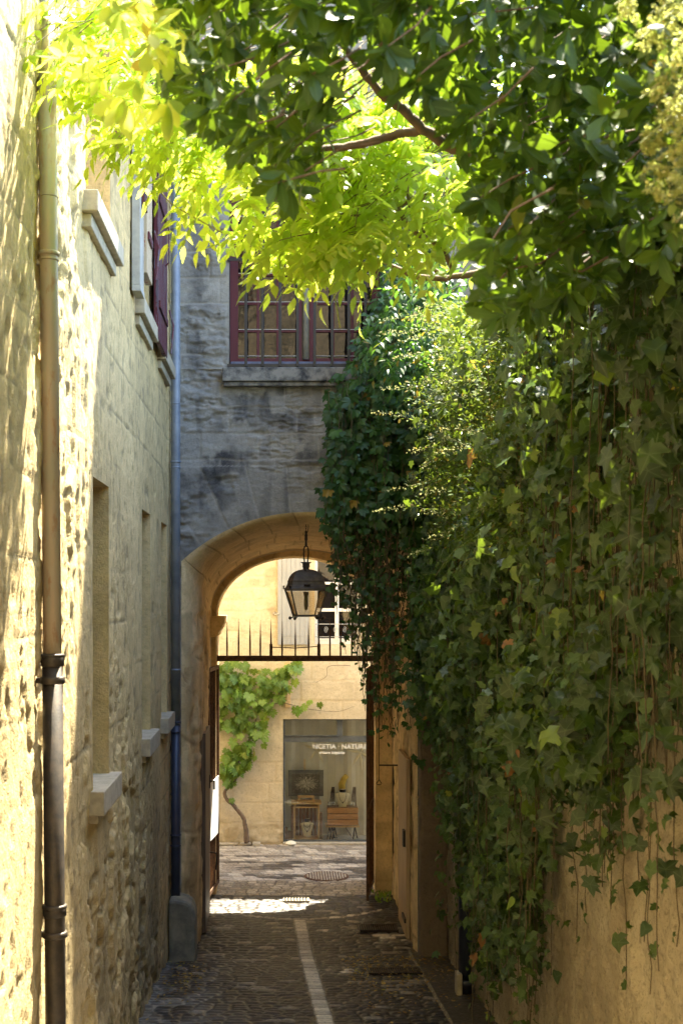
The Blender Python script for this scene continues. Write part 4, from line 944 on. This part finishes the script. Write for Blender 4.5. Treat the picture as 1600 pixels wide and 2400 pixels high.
def rv(n): return rng.normal(size=(n,3))
def blob(Pn, f=6., s=0): return .5*(fbm(Pn[:,0]*f, Pn[:,2]*f+Pn[:,1]*f*.7, 3, s)+fbm(Pn[:,1]*f, Pn[:,0]*f*.8+3, 3, s+3))
# ---- evergreen tree
ev = empty('evergreen_tree', (2.6,4.9,0), 'broad leaved evergreen tree overhanging the alley in the foreground, glossy dark obovate leaves', 'tree')
def whorls(c, k, L, ax, spread=.95):
    n = len(c); ax = norm(ax); ref = rv(n); u = norm(np.cross(ax, ref)); v = np.cross(ax, u)
    pos=[]; d=[]; nr=[]; 
    for i in range(k):
        t_ = 2*math.pi*i/k+rng.uniform(0,.9,n); tilt = rng.uniform(.5,1.25,n)*spread
        r_ = np.cos(t_)[:,None]*u+np.sin(t_)[:,None]*v
        dd = norm(np.cos(tilt)[:,None]*ax+np.sin(tilt)[:,None]*r_+np.array([0,0,-.35])+rv(n)*.12)
        pos.append(c-ax*L*rng.uniform(0,.5,n)[:,None]); d.append(dd); nr.append(norm(ax*1.0-dd*(ax*dd).sum(-1,keepdims=True)+rv(n)*.25+np.array([0,0,.35])))
    return np.concatenate(pos), np.concatenate(d), np.concatenate(nr)
PA = [(400,-600),(1900,-600),(1900,420),(1600,600),(1450,600),(1400,660),(1330,720),(1290,760),(1120,750),(1090,640),(1100,480),(1130,400),(1040,270),(920,170),(820,90),(770,240),(720,440),(650,490),(600,400),(480,310),(430,240),(370,190)]
PB = [(40,-500),(420,-500),(420,330),(300,300),(190,200),(70,150)]
cA, q = insample(PA, 1500, 3.2, 5.0)
keep_ = blob(cA, 3.5, 5) > .40; cA = cA[keep_]
cA2, q = insample([(880,0),(1700,0),(1600,560),(1400,660),(1280,740),(1150,700),(1120,400)], 420, 4.4, 5.6)
cB, q = insample(PB, 75, 3.2, 4.4); cB = cB[:52]
c_ = np.concatenate([cA, cA2]); n = len(c_)
ax = np.array([-.35,-.35,-.25])+rv(n)*.55
p_, d_, n_ = whorls(c_, 8, .09, ax)
L_ = rng.uniform(.065,.115,len(p_)); rn = np.tile(rng.uniform(0,.95,n), 8)*.75+rng.uniform(0,.27,len(p_))
scatter('crown', [T_ever,T_ever2], p_, d_, n_, L_, np.clip(rn,0,1), 'Lever', ev)
p_, d_, n_ = whorls(cB, 8, .09, np.array([-.35,-.35,-.25])+rv(len(cB))*.55); k = len(p_)
scatter('sunlit_leaves', [T_ever,T_ever2], p_, d_, n_, rng.uniform(.065,.11,k), rng.uniform(0,1,k), 'Lwist', ev)  # sun on the thin crown edge put into the colour by yellower leaves
def limb(pxs, rad, name, par, mat='barkm'):
    pts = [P(a_,b_,Y_) for a_,b_,Y_ in pxs]
    fine = []; rr = []
    k = len(pts)
    for i in range(k-1):
        p0 = pts[max(i-1,0)]; p1 = pts[i]; p2 = pts[i+1]; p3 = pts[min(i+2,k-1)]
        for s_ in np.linspace(0,1,5,endpoint=False):
            fine.append(.5*((2*p1)+(-p0+p2)*s_+(2*p0-5*p1+4*p2-p3)*s_*s_+(-p0+3*p1-3*p2+p3)*s_**3)+rng.normal(size=3)*rad[i]*.12); rr.append((rad[i]+(rad[i+1]-rad[i])*s_)*rng.uniform(.9,1.12))
    fine.append(pts[-1]); rr.append(rad[-1])
    m = MB(); m.tube(fine, rr, 9); return m.build(name, mat, par, smooth=True)
limb([(770,60,4.4),(830,140,4.7),(880,205,4.9),(940,255,5.0),(990,300,5.1),(1050,338,5.2),(1110,357,5.2),(1200,350,5.2),(1330,330,5.2),(1560,340,5.2),(1900,420,5.2)], [.008,.014,.016,.018,.02,.024,.028,.03,.036,.045,.06], 'branch', ev)
limb([(600,330,5.0),(700,350,5.1),(790,345,5.2),(860,333,5.2),(930,316,5.2),(1000,308,5.2),(1060,330,5.2),(1110,355,5.2)], [.005,.010,.015,.017,.018,.018,.02,.02], 'branch', ev)
limb([(1400,600,4.8),(1480,420,4.8),(1560,300,4.8),(1800,200,4.9)], [.006,.012,.018,.03], 'branch', ev)
m = MB(); m.tube([(2.62,4.9,0),(2.55,4.9,2),(2.62,5.0,4.2),(2.35,5.1,5.4),(2.0,5.1,5.6),(1.75,5.1,5.85)], [.13,.11,.10,.08,.07,.06], 12); m.build('trunk', 'barkm', ev, smooth=True)
tw = MB()
for i in range(0, len(cA), 3):
    e_ = cA[i]; b0 = e_+np.array([.25,.15,.18])*rng.uniform(.5,1.1)+rng.normal(size=3)*.04; tw.tube([b0,(b0+e_)/2+rng.normal(size=3)*.015,e_], [.0035,.0028,.002], 4, cap=False)
tw.build('twigs', 'barkm', ev)['kind'] = 'stuff'
# ---- wisteria
wi = empty('wisteria', (2.3,6.6,0), 'sunlit yellow green wisteria hanging over the middle of the alley', 'vine')
PW = [(60, -60), (330, -60), (420, 120), (800, 100), (1140, 150), (1150, 445), (1110, 525), (1050, 565), (1000, 525), (900, 545), (850, 595), (790, 595), (730, 615), (690, 635), (660, 595), (610, 525), (540, 505), (500, 465), (450, 425), (440, 375), (300, 315), (240, 230), (190, 170), (60, 110)]
c1, q = insample(PW, 1120, 5.55, 6.35)
kp = (blob(c1, 2.6, 15) > .43)
c1 = c1[kp]
extra, _ = insample([(620,480),(860,480),(840,560),(760,590),(690,600),(650,560)], 50, 5.6, 6.4)
c1 = np.concatenate([c1, extra])
def compound(c, L, nl, leafL, outd):
    n = len(c); dr = norm(outd+rv(n)*.45); side = norm(np.cross(dr, np.array([0,0,1.])+rv(n)*.2)); upn = np.cross(side, dr)
    pos=[]; d=[]; nr=[]; s_=[]; 
    for i in range(nl):
        f_ = .25+.75*(i/(nl-1)); base = c+dr*(L*f_)[:,None]+np.array([0,0,-1.])*(L*.45*f_*f_)[:,None]
        for sg in ((-1,1) if i < nl-1 else (0,)):
            dd = (side*sg*1.0+dr*(.45 if sg else 1.)+np.array([0,0,-.45])+rv(n)*.14)
            pos.append(base); d.append(dd); nr.append(upn+np.array([0,0,.4])+rv(n)*.2); s_.append(leafL*rng.uniform(.85,1.15,n)*(1-.25*abs(f_-.6)))
    return np.concatenate(pos), np.concatenate(d), np.concatenate(nr), np.concatenate(s_)
n = len(c1); Lr = rng.uniform(.16,.27,n)
p_, d_, n_, s_ = compound(c1, Lr, 6, .088, np.array([-.55,-.35,-.55]))
rn = np.tile(rng.uniform(0,1,n), len(p_)//n)*.6+rng.uniform(0,.4,len(p_))
scatter('leaves', [T_lance,T_lance2], p_, d_, n_, s_, rn, 'Lwist', wi)
tw = MB()
for i in range(0, n, 2):
    e_ = c1[i]; b0 = e_+np.array([.22,.12,.2])*rng.uniform(.5,1.2)+rng.normal(size=3)*.05; tw.tube([b0,(b0+e_)/2+rng.normal(size=3)*.02,e_], [.003,.0025,.002], 4, cap=False)
tw.build('twigs', 'stem', wi)['kind'] = 'stuff'
limb([(820,505,5.8),(860,505,5.8),(895,512,5.8),(925,485,5.8),(965,468,5.8),(1000,450,5.8),(1010,430,5.8)], [.004,.007,.010,.010,.009,.006,.003], 'branch', wi)
limb([(930,480,5.8),(950,520,5.8),(980,548,5.8),(1015,565,5.8),(1045,600,5.85),(1060,632,5.9)], [.010,.012,.013,.012,.013,.015], 'branch', wi)
limb([(945,400,5.8),(955,450,5.8),(965,500,5.8),(995,545,5.8)], [.010,.009,.008,.006], 'branch', wi)
limb([(890,610,6.6),(930,628,6.6),(980,648,6.6),(1030,652,6.6),(1065,648,6.6),(1200,620,6.6),(1500,520,6.6)], [.006,.013,.015,.016,.015,.02,.03], 'branch', wi)
limb([(880,590,6.5),(930,600,6.5),(990,618,6.5),(1030,640,6.5)], [.005,.010,.010,.012], 'branch', wi)
m = MB(); m.tube([(2.35,6.6,0),(2.3,6.6,3),(2.4,6.6,5.2),(1.9,6.6,5.9)], [.06,.05,.045,.03], 10); m.build('trunk', 'barkm', wi, smooth=True)
limb([(415,388,6.0),(378,410,6.0),(374,440,6.0),(400,475,6.0),(440,500,6.0),(520,545,6.0)], [.0018,.0025,.003,.0028,.003,.003], 'tendril', wi, 'gstem')
limb([(770,640,6.0),(772,670,6.0),(785,700,6.0),(792,740,6.0),(797,768,6.0)], [.002,.003,.003,.003,.004], 'tendril', wi, 'gstem')
# lilac flower clusters
fp = []
for (a_, b_, Y_, L_) in ((275,300,5.6,.10),(395,330,5.8,.08),(470,95,5.5,.1),(560,420,5.9,.16),(1010,190,5.8,.1)):
    c0 = P(a_,b_,Y_); t_ = rng.uniform(0,1,70); fp.append(c0+np.stack([rng.normal(size=70)*.012*(1.2-t_),rng.normal(size=70)*.012,-t_*L_],-1))
fp = np.concatenate(fp); k = len(fp); scatter('flowers', [T_small], fp, rv(k), rv(k), rng.uniform(.008,.014,k), rng.uniform(0,1,k), 'Lilac', wi)
# ---- strands helper
def strands(tops, length, step, jit, drift=(0,0,0), lo=None):
    """hanging stems: returns list of point arrays"""
    out = []
    for i, t_ in enumerate(tops):
        k = max(3, int(length[i]/step)); w = np.cumsum(rng.normal(size=(k,3))*np.array(jit), 0); w = w-np.linspace(0,1,k)[:,None]*0
        p = t_+w+np.stack([np.zeros(k),np.zeros(k),-np.arange(k)*step],-1)+np.array(drift)*np.linspace(0,1,k)[:,None]; out.append(p)
    return out
def stems(name, sts, r, mat, parent, every=2):
    V=[]; F=[]; b=0
    for p in sts:
        p = p[::every]
        if len(p) < 2: continue
        k = len(p); a_ = np.array([r,0,0]); c_ = np.array([-r*.5,r*.8,0]); e_ = np.array([-r*.5,-r*.8,0])
        V.append(np.stack([p+a_,p+c_,p+e_],1).reshape(-1,3)); I = np.arange(k*3).reshape(k,3)+b
        for j in range(3): F.append(np.stack([I[:-1,j],I[:-1,(j+1)%3],I[1:,(j+1)%3],I[1:,j]],-1))
        b += k*3
    return npmesh(name, np.concatenate(V), np.concatenate(F), None, None, mat, parent)
# ---- ivy over the garden wall
iv = empty('ivy', (1.75,8,0), 'dark green ivy covering the right wall and trailing down over the sandy stone', 'ivy')
bx_ = [900,980,1040,1080,1110,1180,1250,1275,1300,1340,1400,1440,1480,1530,1600,2200]
by_ = [1250,1500,1850,2060,2230,2330,2180,1930,1840,1830,1930,2010,1940,1880,1820,1850]
def ivy_layer(nst, X0, X1, Ylo, Yhi, seedx, pex=.22):
    Yt = rng.uniform(Ylo, Yhi, nst)**1.0; X = rng.uniform(X0, X1, nst)-np.where(Yt<8.2,.07,0)
    Zt = rng.uniform(2.2, 5.75, nst)+.0
    Zt = np.where(rng.uniform(size=nst)<.5, rng.uniform(5.0,5.8,nst), Zt)
    tp = np.stack([X,Yt,Zt],-1); ln_ = rng.uniform(1.5,5.2,nst)
    st = strands(tp, ln_, .05, (.004,.012,.0)); exb = np.where(rng.uniform(size=nst)<pex, rng.uniform(50,480,nst), rng.uniform(-180,25,nst))
    L=[]; keepst=[]
    for p, e_ in zip(st, exb):
        px, py = px_of(p); lim = np.interp(px, bx_, by_)+e_; ok = (py < lim) & (p[:,2] > gz(p[:,1])+.05)
        kk = int(np.argmin(ok)) if not ok.all() else len(p)
        if kk > 3: keepst.append(p[:kk]); L.append(np.concatenate([p[:kk], np.full((kk,1), e_)], 1))
    A = np.concatenate(L); tail = A[:,3] > 30
    px, py = px_of(A); over = py > np.interp(px, bx_, by_)+20
    kp = np.where(over, rng.uniform(size=len(A)) < .46, rng.uniform(size=len(A)) < .86)
    A = A[kp]; return A[:,:3], over[kp], keepst
A1, o1, s1_ = ivy_layer(350, 1.60, 1.78, 4.2, 12.4, 1, .26)
A2, o2, s2_ = ivy_layer(190, 1.36, 1.64, 4.6, 11.6, 2, .14)
A = np.concatenate([A1,A2]); ov = np.concatenate([o1,o2]); n = len(A)
A = A+rv(n)*np.array([.035,.035,.02])
cl_ = fbm(A[:,1]*2.1+A[:,2]*.3,A[:,2]*1.5,3,401); A[:,0] -= .32*sst(.48,.70,cl_)*rng.uniform(.5,1,n)*sst(1.3,3.2,A[:,2])*np.where(ov,.1,1.)
mk = ov | (rng.uniform(size=n) < .30+.70*sst(.34,.47,cl_)); A = A[mk]; ov = ov[mk]; n = len(A)
d_ = np.array([-.25,-.25,-1.0])+rv(n)*.5; n_ = np.array([-1.0,-.55,.45])+rv(n)*.6
L_ = (.04+.085*rng.uniform(size=n)**1.4)*np.where(ov,.9,1.); leaf_tone = rng.uniform(0,.93,n)+.09*rng.uniform(size=n)**6
leaf_tone = np.where(ov, np.clip(leaf_tone+.28,0,.93), leaf_tone)
patch_ = sst(.48,.66,fbm(A[:,1]*1.1,A[:,2]*1.1,3,301)); ppx, ppy = px_of(A); patch_ = patch_+.7*np.exp(-((ppx-1260)/170)**2-((ppy-1000)/330)**2); leaf_tone = np.clip(leaf_tone*.66+.27*np.clip(patch_,0,1.2)*rng.uniform(.4,1,n)+(leaf_tone>.93)*.24,0,1)  # random leaf tone, plus yellower leaves painted where sun dapples the ivy
print('ivy', n)
scatter('leaves', [T_ivy,T_ivy2,T_ivy3,T_ivy4,T_ivy5], A, d_, n_, L_, leaf_tone, 'Livy', iv)
stems('stems', s1_+s2_, .0028, 'stem', iv)
# thicket of small background ivy leaves on the wall-head
k = 2600; pt = np.stack([rng.uniform(1.5,2.1,k), rng.uniform(4.5,12.6,k), 5.45+.35*rng.uniform(size=k)**1.5+rng.uniform(-.2,.2,k)],-1)
scatter('top_leaves', [T_ivy,T_ivy2], pt, np.array([-.5,-.4,-.3])+rv(k)*.6, np.array([-.3,-.3,1.])+rv(k)*.5, rng.uniform(.07,.12,k), rng.uniform(0,.95,k), 'Livy', iv)
m = MB(); m.tube([P(1550,1330,5.6)+[0,0,0],P(1520,1420,5.6),P(1480,1470,5.6),P(1458,1490,5.65),P(1430,1470,5.7)], [.007,.008,.007,.006,.003], 7); m.build('bare_twig', 'barkm', iv, smooth=True)
gt = empty('garden_tree', (3.6,13.2,0), 'leafy tree in the garden beyond the right wall, behind the overhanging branches', 'tree')
k = 5200; u_ = norm(rv(k))*rng.uniform(.45,1,(k,1))**.5; c_ = np.array([3.6,13.0,7.6])+u_*np.array([1.45,1.4,2.5]); c_ = c_[blob(c_,2.,9)>.40]; k = len(c_)
scatter('crown', [T_ever], c_, np.array([-.2,-.2,-.5])+rv(k)*.7, np.array([0,-.2,1.])+rv(k)*.5, rng.uniform(.10,.20,k), rng.uniform(0,.93,k), 'Lever', gt)
m = MB(); m.tube([(3.6,13.2,0),(3.65,13.1,3.5),(3.5,13,6),(3.6,13,8.5)], [.16,.13,.09,.03], 10); m.build('trunk', 'barkm', gt, smooth=True)
for dx_, dz_ in ((-1,8.2),(.9,8.6),(.3,9.2),(-.5,7)): MB().tube([(3.55,13.05,5.2),(3.6+dx_*.5,13,6.6),(3.6+dx_,12.8,dz_)], [.07,.05,.015], 7).build('limb', 'barkm', gt, smooth=True)
# ---- climber with small bright leaves and flower spikes
cl = empty('flowering_climber', (1.6,9.8,3.8), 'bright yellow green climber with small leaves and pale flower spikes spilling over the right wall', 'vine')
ns = 560; Ys = rng.uniform(6.9,10.4,ns); pys = rng.uniform(700,1240,ns)+np.abs(rng.normal(size=ns))*20; Zs = EYE-(pys-1400)*Ys/3000; Zs = np.minimum(Zs, 6.1)
base = np.stack([rng.uniform(1.32,1.68,ns),Ys,Zs],-1); dirs = norm(np.array([-1.,-.15,-.10])+rv(ns)*.33); Ls = rng.uniform(.15,.5,ns); Ls[:22] = rng.uniform(.6,.85,22); dirs[:22] = norm(np.array([-1.,-.1,.22])+rv(22)*.16)
pos=[]; dd=[]; tips=[]; tipd=[]; sts=[]
for i in range(ns):
    k = int(Ls[i]/.022); t_ = np.arange(k)*.022; p = base[i]+dirs[i]*t_[:,None]+np.array([0,0,-1.])*(t_**2*.35)[:,None]; sts.append(p)
    r_ = norm(rng.normal(size=(k,3))); m_ = t_ < Ls[i]*.7
    for rep in range(2):
        r_ = norm(rng.normal(size=(k,3))); pos.append(p[m_]+r_[m_]*.02); dd.append((r_+dirs[i]*.7)[m_])
    if i < 110:
        for rep in range(4):
            r_ = norm(rng.normal(size=(k,3))); tips.append(p[~m_]+r_[~m_]*.008); tipd.append((r_)[~m_])
pos = np.concatenate(pos); dd = np.concatenate(dd); k = len(pos)
scatter('leaves', [T_small], pos, dd, np.array([-.3,-.3,1.])+rv(k)*.5, rng.uniform(.024,.048,k), rng.uniform(0,1,k)**1.3, 'Lsmall', cl)
tips = np.concatenate(tips); tipd = np.concatenate(tipd); k = len(tips); scatter('flower_spikes', [T_small], tips, tipd, rv(k), rng.uniform(.010,.020,k), rng.uniform(0,1,k), 'Lbud', cl)
stems('stems', sts, .002, 'gstem', cl, 3)
# ---- Virginia creeper curtain before the arch
vc = empty('creeper', (1.3,13.2,0), 'dark five fingered creeper hanging in a curtain over the right half of the arch', 'vine')
ly = [400,640,760,870,1000,1150,1300,1450,1600,1760,1900]; lx = [960,905,862,812,785,762,780,810,842,885,960]
def creeper(nst, Y0, Y1, ex, dens, seed, sparse_below):
    X = rng.uniform(.48,1.72,nst); Y = rng.uniform(Y0,Y1,nst); top = np.where(X<1.05, rng.uniform(5.7,6.9,nst), rng.uniform(6.2,7.6,nst)); 
    top = np.where(rng.uniform(size=nst)<.45, rng.uniform(4.0,6.4,nst), top)
    tp = np.stack([X,Y,top],-1); st = strands(tp, rng.uniform(1.2,4.6,nst), .045, (.011,.008,0)); out=[]; ks=[]
    for p in st:
        px, py = px_of(p); ln_ = np.interp(py, ly, lx)+rng.normal()*16
        bot = np.interp(px, [740,780,850,900,960,1010,1060,1140], [1330,1470,1640,1700,1690,1720,1900,2000])+rng.uniform(-200,40)+(rng.uniform(80,240) if rng.uniform()<.15 else 0)
        ok = (px > ln_) & (py < bot); 
        if ok.sum() > 3: ks.append(p[ok]); out.append(p[ok])
    return np.concatenate(out), ks
A, ks = creeper(250, 12.35, 13.38, 0, 1, 1, 0)
px, py = px_of(A); sparse = (py > 1230) & (px < 965)
kp = rng.uniform(size=len(A)) < np.where(sparse, np.where(py>1450,.16,.22), .60); A = A[kp]; sparse = sparse[kp]; n = len(A); A = A+rv(n)*.035
print('creeper', n)
def palmate(c, fan_d, nrm, L):
    n = len(c); fd = norm(fan_d); sx_ = norm(np.cross(fd, nrm)); pos=[]; d=[]; nr=[]; s_=[]
    for a_, sc_ in ((-1.25,.7),(-.6,.92),(0,1.),(.6,.92),(1.25,.7)):
        pos.append(c); d.append(fd*math.cos(a_)+sx_*math.sin(a_)+rv(n)*.08); nr.append(nrm+rv(n)*.12); s_.append(L*sc_)
    return np.concatenate(pos), np.concatenate(d), np.concatenate(nr), np.concatenate(s_)
p_, d_, n_, s_ = palmate(A, np.array([-.25,-.3,-.9])+rv(n)*.4, np.array([-.35,-1.,.55])+rv(n)*.38, rng.uniform(.06,.12,n)*np.where(sparse,.66,1.))
rn = np.tile(rng.uniform(0,.96,n),5)*.9+rng.uniform(0,.08,n*5); rn = np.where(np.tile(rng.uniform(size=n)>.985,5), 1., rn)
scatter('leaves', [T_creep], p_, d_, n_, s_, rn, 'Lcreep', vc)
kt = []
for p in strands(np.stack([rng.uniform(.62,1.35,110),rng.uniform(13.0,13.4,110),rng.uniform(3.9,4.9,110)],-1), rng.uniform(.5,1.9,110), .05, (.017,.012,.0)):
    px, py = px_of(p); ok = px > np.interp(py, ly, lx)+5
    if ok.sum() > 3: kt.append(p[ok])
stems('stems', ks+kt, .0035, 'stem', vc, 1)
tl = np.concatenate(kt); tl = tl[rng.uniform(size=len(tl))<.30]; k = len(tl)
scatter('small_leaves', [T_creep], tl+rv(k)*.02, np.array([-.1,-.2,-1.])+rv(k)*.7, rv(k)+np.array([0,-1,.2]), rng.uniform(.03,.07,k), rng.uniform(0,.95,k), 'Lcreep', vc)
# upper feathery growth where the creeper meets the wall head
uc, _ = insample([(900,560),(1110,600),(1130,760),(1060,900),(950,900),(860,800),(900,700)], 230, 10.5, 12.4)
p_, d_, n_, s_ = compound(uc, rng.uniform(.2,.32,len(uc)), 5, .085, np.array([-.6,-.3,-.35]))
scatter('feathery_leaves', [T_lance], p_, d_, n_, s_, rng.uniform(0,1,len(p_)), 'Lcreep', vc)
# ---- variegated shrub on wall head
vs = empty('bushy_shrub', (2.0,9.5,0), 'leafy shrub rising over the wall head behind the evergreen branches', 'shrub')
c_, _ = insample([(1120,560),(1500,520),(1560,660),(1380,760),(1280,760),(1180,720)], 230, 6.8, 8.6)
p_, d_, n_ = whorls(c_, 7, .08, np.array([-.5,-.5,-.1])+rv(len(c_))*.6); k = len(p_)
scatter('leaves', [T_lance2,T_ever], p_, d_, n_, rng.uniform(.06,.11,k), rng.uniform(0,.96,k), 'Lever', vs)
m = MB(); m.tube([(2.45,8.0,0),(2.4,7.9,4.5),(2.1,7.7,5.7),(1.9,7.6,6.1)], [.05,.04,.03,.012], 8); m.build('stem', 'barkm', vs)
# ---- yellow blossom climber, near the lens at the right
yf = empty('blossoming_climber', (1.2,2.9,4.0), 'pale yellow blossom clusters of a climber, close up at the right edge', 'vine')
cc = [(1540,30,40),(1500,90,35),(1570,120,45),(1545,180,45),(1500,230,30),(1560,250,50),(1590,320,45),(1530,310,40),(1500,335,28),(1570,370,35),(1510,400,28),(1505,450,22),(1565,430,30),(1595,470,35),(1585,520,25),(1600,560,20),(1630,200,60),(1640,400,60),(1620,60,60),(1440,10,25)]
pos=[]; 
for a_, b_, r_ in cc:
    Yc_ = rng.uniform(2.75,3.0); c0 = P(a_,b_,Yc_); rr_ = r_*Yc_/3000
    for j in range(int(9+r_/3)):
        c1_ = c0+rng.normal(size=3)*rr_*.55+[.03,0,0]; k = 20; pos.append(c1_+norm(rng.normal(size=(k,3)))*rr_*.22*rng.uniform(.5,1,(k,1)))
pos = np.concatenate(pos); k = len(pos)
scatter('blossom', [T_small], pos, rv(k), rv(k), rng.uniform(.006,.011,k), rng.uniform(0,1,k), 'Lyel', yf)
lc = pos[rng.integers(0,k,160)]+rv(160)*.03+np.array([.03,.05,0]); p_, d_, n_ = whorls(lc, 3, .03, np.array([-.3,-.5,0])+rv(160)*.6); k2 = len(p_)
scatter('leaves', [T_small], p_, d_, n_, rng.uniform(.02,.04,k2), rng.uniform(0,.9,k2), 'Livy', yf)
tw = MB()
for a_, b_, r_ in cc: tw.tube([P(1720,b_-150,3.0), P((a_+1720)/2,b_-90,2.95), P(a_,b_,2.9)], [.005,.004,.002], 5)
tw.build('stems', 'gstem', yf)
# ---- grapevine on the shop house
gv = empty('grapevine', ((578-645)*k_,SY-.1,0), 'light green grapevine climbing the ochre shop wall left of the window', 'vine')
PG = [(430,1500),(515,1560),(560,1553),(600,1580),(660,1570),(705,1553),(700,1580),(665,1608),(690,1618),(660,1640),(640,1650),(636,1700),(622,1742),(590,1790),(572,1830),(545,1822),(515,1805),(535,1755),(545,1725),(515,1700),(500,1690),(430,1720)]
n = 360; q0 = np.array(PG); c_, q = insample(PG, n, SY-.22, SY-.06)
ex = [(530,1835),(540,1845),(523,1825),(548,1838),(542,1880),(700,1668),(716,1660),(690,1600),(692,1665),(725,1650),(748,1655),(690,1563),(700,1558)]
c_ = np.concatenate([c_, np.array([P(a_,b_,SY-.1) for a_,b_ in ex])]); n = len(c_)
scatter('leaves', [T_grape], c_+np.array([0,0,.05]), np.array([0,-.25,-1.])+rv(n)*.35, np.array([0,-1.,.7])+rv(n)*.35, rng.uniform(.10,.185,n), rng.uniform(0,1,n), 'Lgrape', gv)
limb([(578,1975,SY-.12),(575,1940,SY-.1),(568,1915,SY-.09),(550,1892,SY-.08),(532,1874,SY-.08),(526,1858,SY-.08),(540,1842,SY-.08),(556,1820,SY-.08),(560,1780,SY-.06),(590,1720,SY-.06),(600,1660,SY-.06),(560,1590,SY-.06),(450,1540,SY-.06)], [.045,.034,.03,.027,.027,.025,.02,.018,.016,.015,.013,.012,.01], 'stem', gv)
limb([(600,1660,SY-.05),(660,1648,SY-.05),(720,1662,SY-.05),(790,1668,SY-.05),(830,1655,SY-.04)], [.008,.006,.004,.003,.002], 'stem', gv)
limb([(820,1560,SY-.05),(770,1562,SY-.05),(765,1585,SY-.05),(740,1600,SY-.05)], [.004,.004,.003,.002], 'stem', gv)
# ---- dry leaves on the setts
k = 900; X = np.where(rng.uniform(size=k)<.8, rng.uniform(.7,1.76,k), rng.uniform(-1.05,-.7,k)); Yl = 13.3-np.abs(rng.normal(size=k))*1.2-(X<0)*.3; Yl = np.clip(Yl, 9.8, 13.3)
fl = np.stack([X,Yl,gz(Yl)+.024],-1); o = scatter('fallen_leaves', [T_creep,T_small], fl, rv(k)*np.array([1,1,.12]), np.array([0,0,1.])+rv(k)*.25, rng.uniform(.02,.05,k), rng.uniform(0,1,k), 'Ldry', None)
tag(o, 'scattered dry brown leaves on the setts at the foot of the walls', 'leaf litter', kind='stuff')
# weeds at the jamb
k = 60; wp = np.stack([rng.uniform(1.22,1.45,k), rng.uniform(15.7,16.3,k), np.full(k,.02)],-1); o = scatter('weeds', [T_lance], wp, np.array([0,0,1.])+rv(k)*.6, rv(k), rng.uniform(.04,.09,k), rng.uniform(0,1,k), 'Lgrape', None)
tag(o, 'small tuft of green weeds at the foot of the right gate jamb', 'weeds', kind='stuff')
for o in list(COL.objects):
    c = o.get('category')
    if c == 'crate': o['group'] = 'wooden crates in the shop window'
    elif c == 'paper star': o['group'] = 'paper star flowers in the shop window'
    elif c == 'display bust': o['group'] = 'necklace busts in the shop window'
    elif c == 'drainpipe': o['group'] = 'drainpipes along the alley walls'
    elif c == 'drain cover' and o.name.startswith('drain_grate'): o['group'] = 'iron drain grates in the setts'
    elif c == 'necklace': o['group'] = 'necklaces draped on the broad crate'
# ================================================================ LIGHT, CAMERA
sv = Vector((.52,1.,2.3)).normalized()
sun = bpy.data.lights.new('sun', 'SUN'); sun.energy = 5.0; sun.angle = R(.5); sun.color = (1.,.91,.72)
so = bpy.data.objects.new('sun', sun); COL.objects.link(so); so.rotation_euler = sv.to_track_quat('Z','Y').to_euler()
W = bpy.data.worlds.new('World'); S.world = W; W.use_nodes = True; nt = W.node_tree
bg = nt.nodes['Background']; sk = nt.nodes.new('ShaderNodeTexSky'); sk.sky_type = 'NISHITA'; sk.sun_disc = False
sk.sun_elevation = math.asin(sv.z); sk.sun_rotation = math.atan2(sv.x, sv.y); sk.air_density = 1.; sk.dust_density = 1.
nt.links.new(sk.outputs[0], bg.inputs[0]); bg.inputs[1].default_value = .15
cam = bpy.data.cameras.new('camera'); co = bpy.data.objects.new('camera', cam); COL.objects.link(co); S.camera = co
co.location = (0,0,EYE); co.rotation_euler = (R(90),0,0)
cam.sensor_fit = 'HORIZONTAL'; cam.sensor_width = 36; cam.lens = 67.5; cam.shift_x = (800-645)/1600; cam.shift_y = 200/1600
cam.clip_end = 2000; cam.clip_start = .1
cam.dof.use_dof = True; cam.dof.focus_distance = 13.2; cam.dof.aperture_fstop = 8.5
S.cycles.diffuse_bounces = 7; S.cycles.max_bounces = 14; S.cycles.transparent_max_bounces = 12
S.view_settings.view_transform = 'Standard'; S.view_settings.look = 'None'; S.view_settings.exposure = 3.0; S.view_settings.gamma = 1
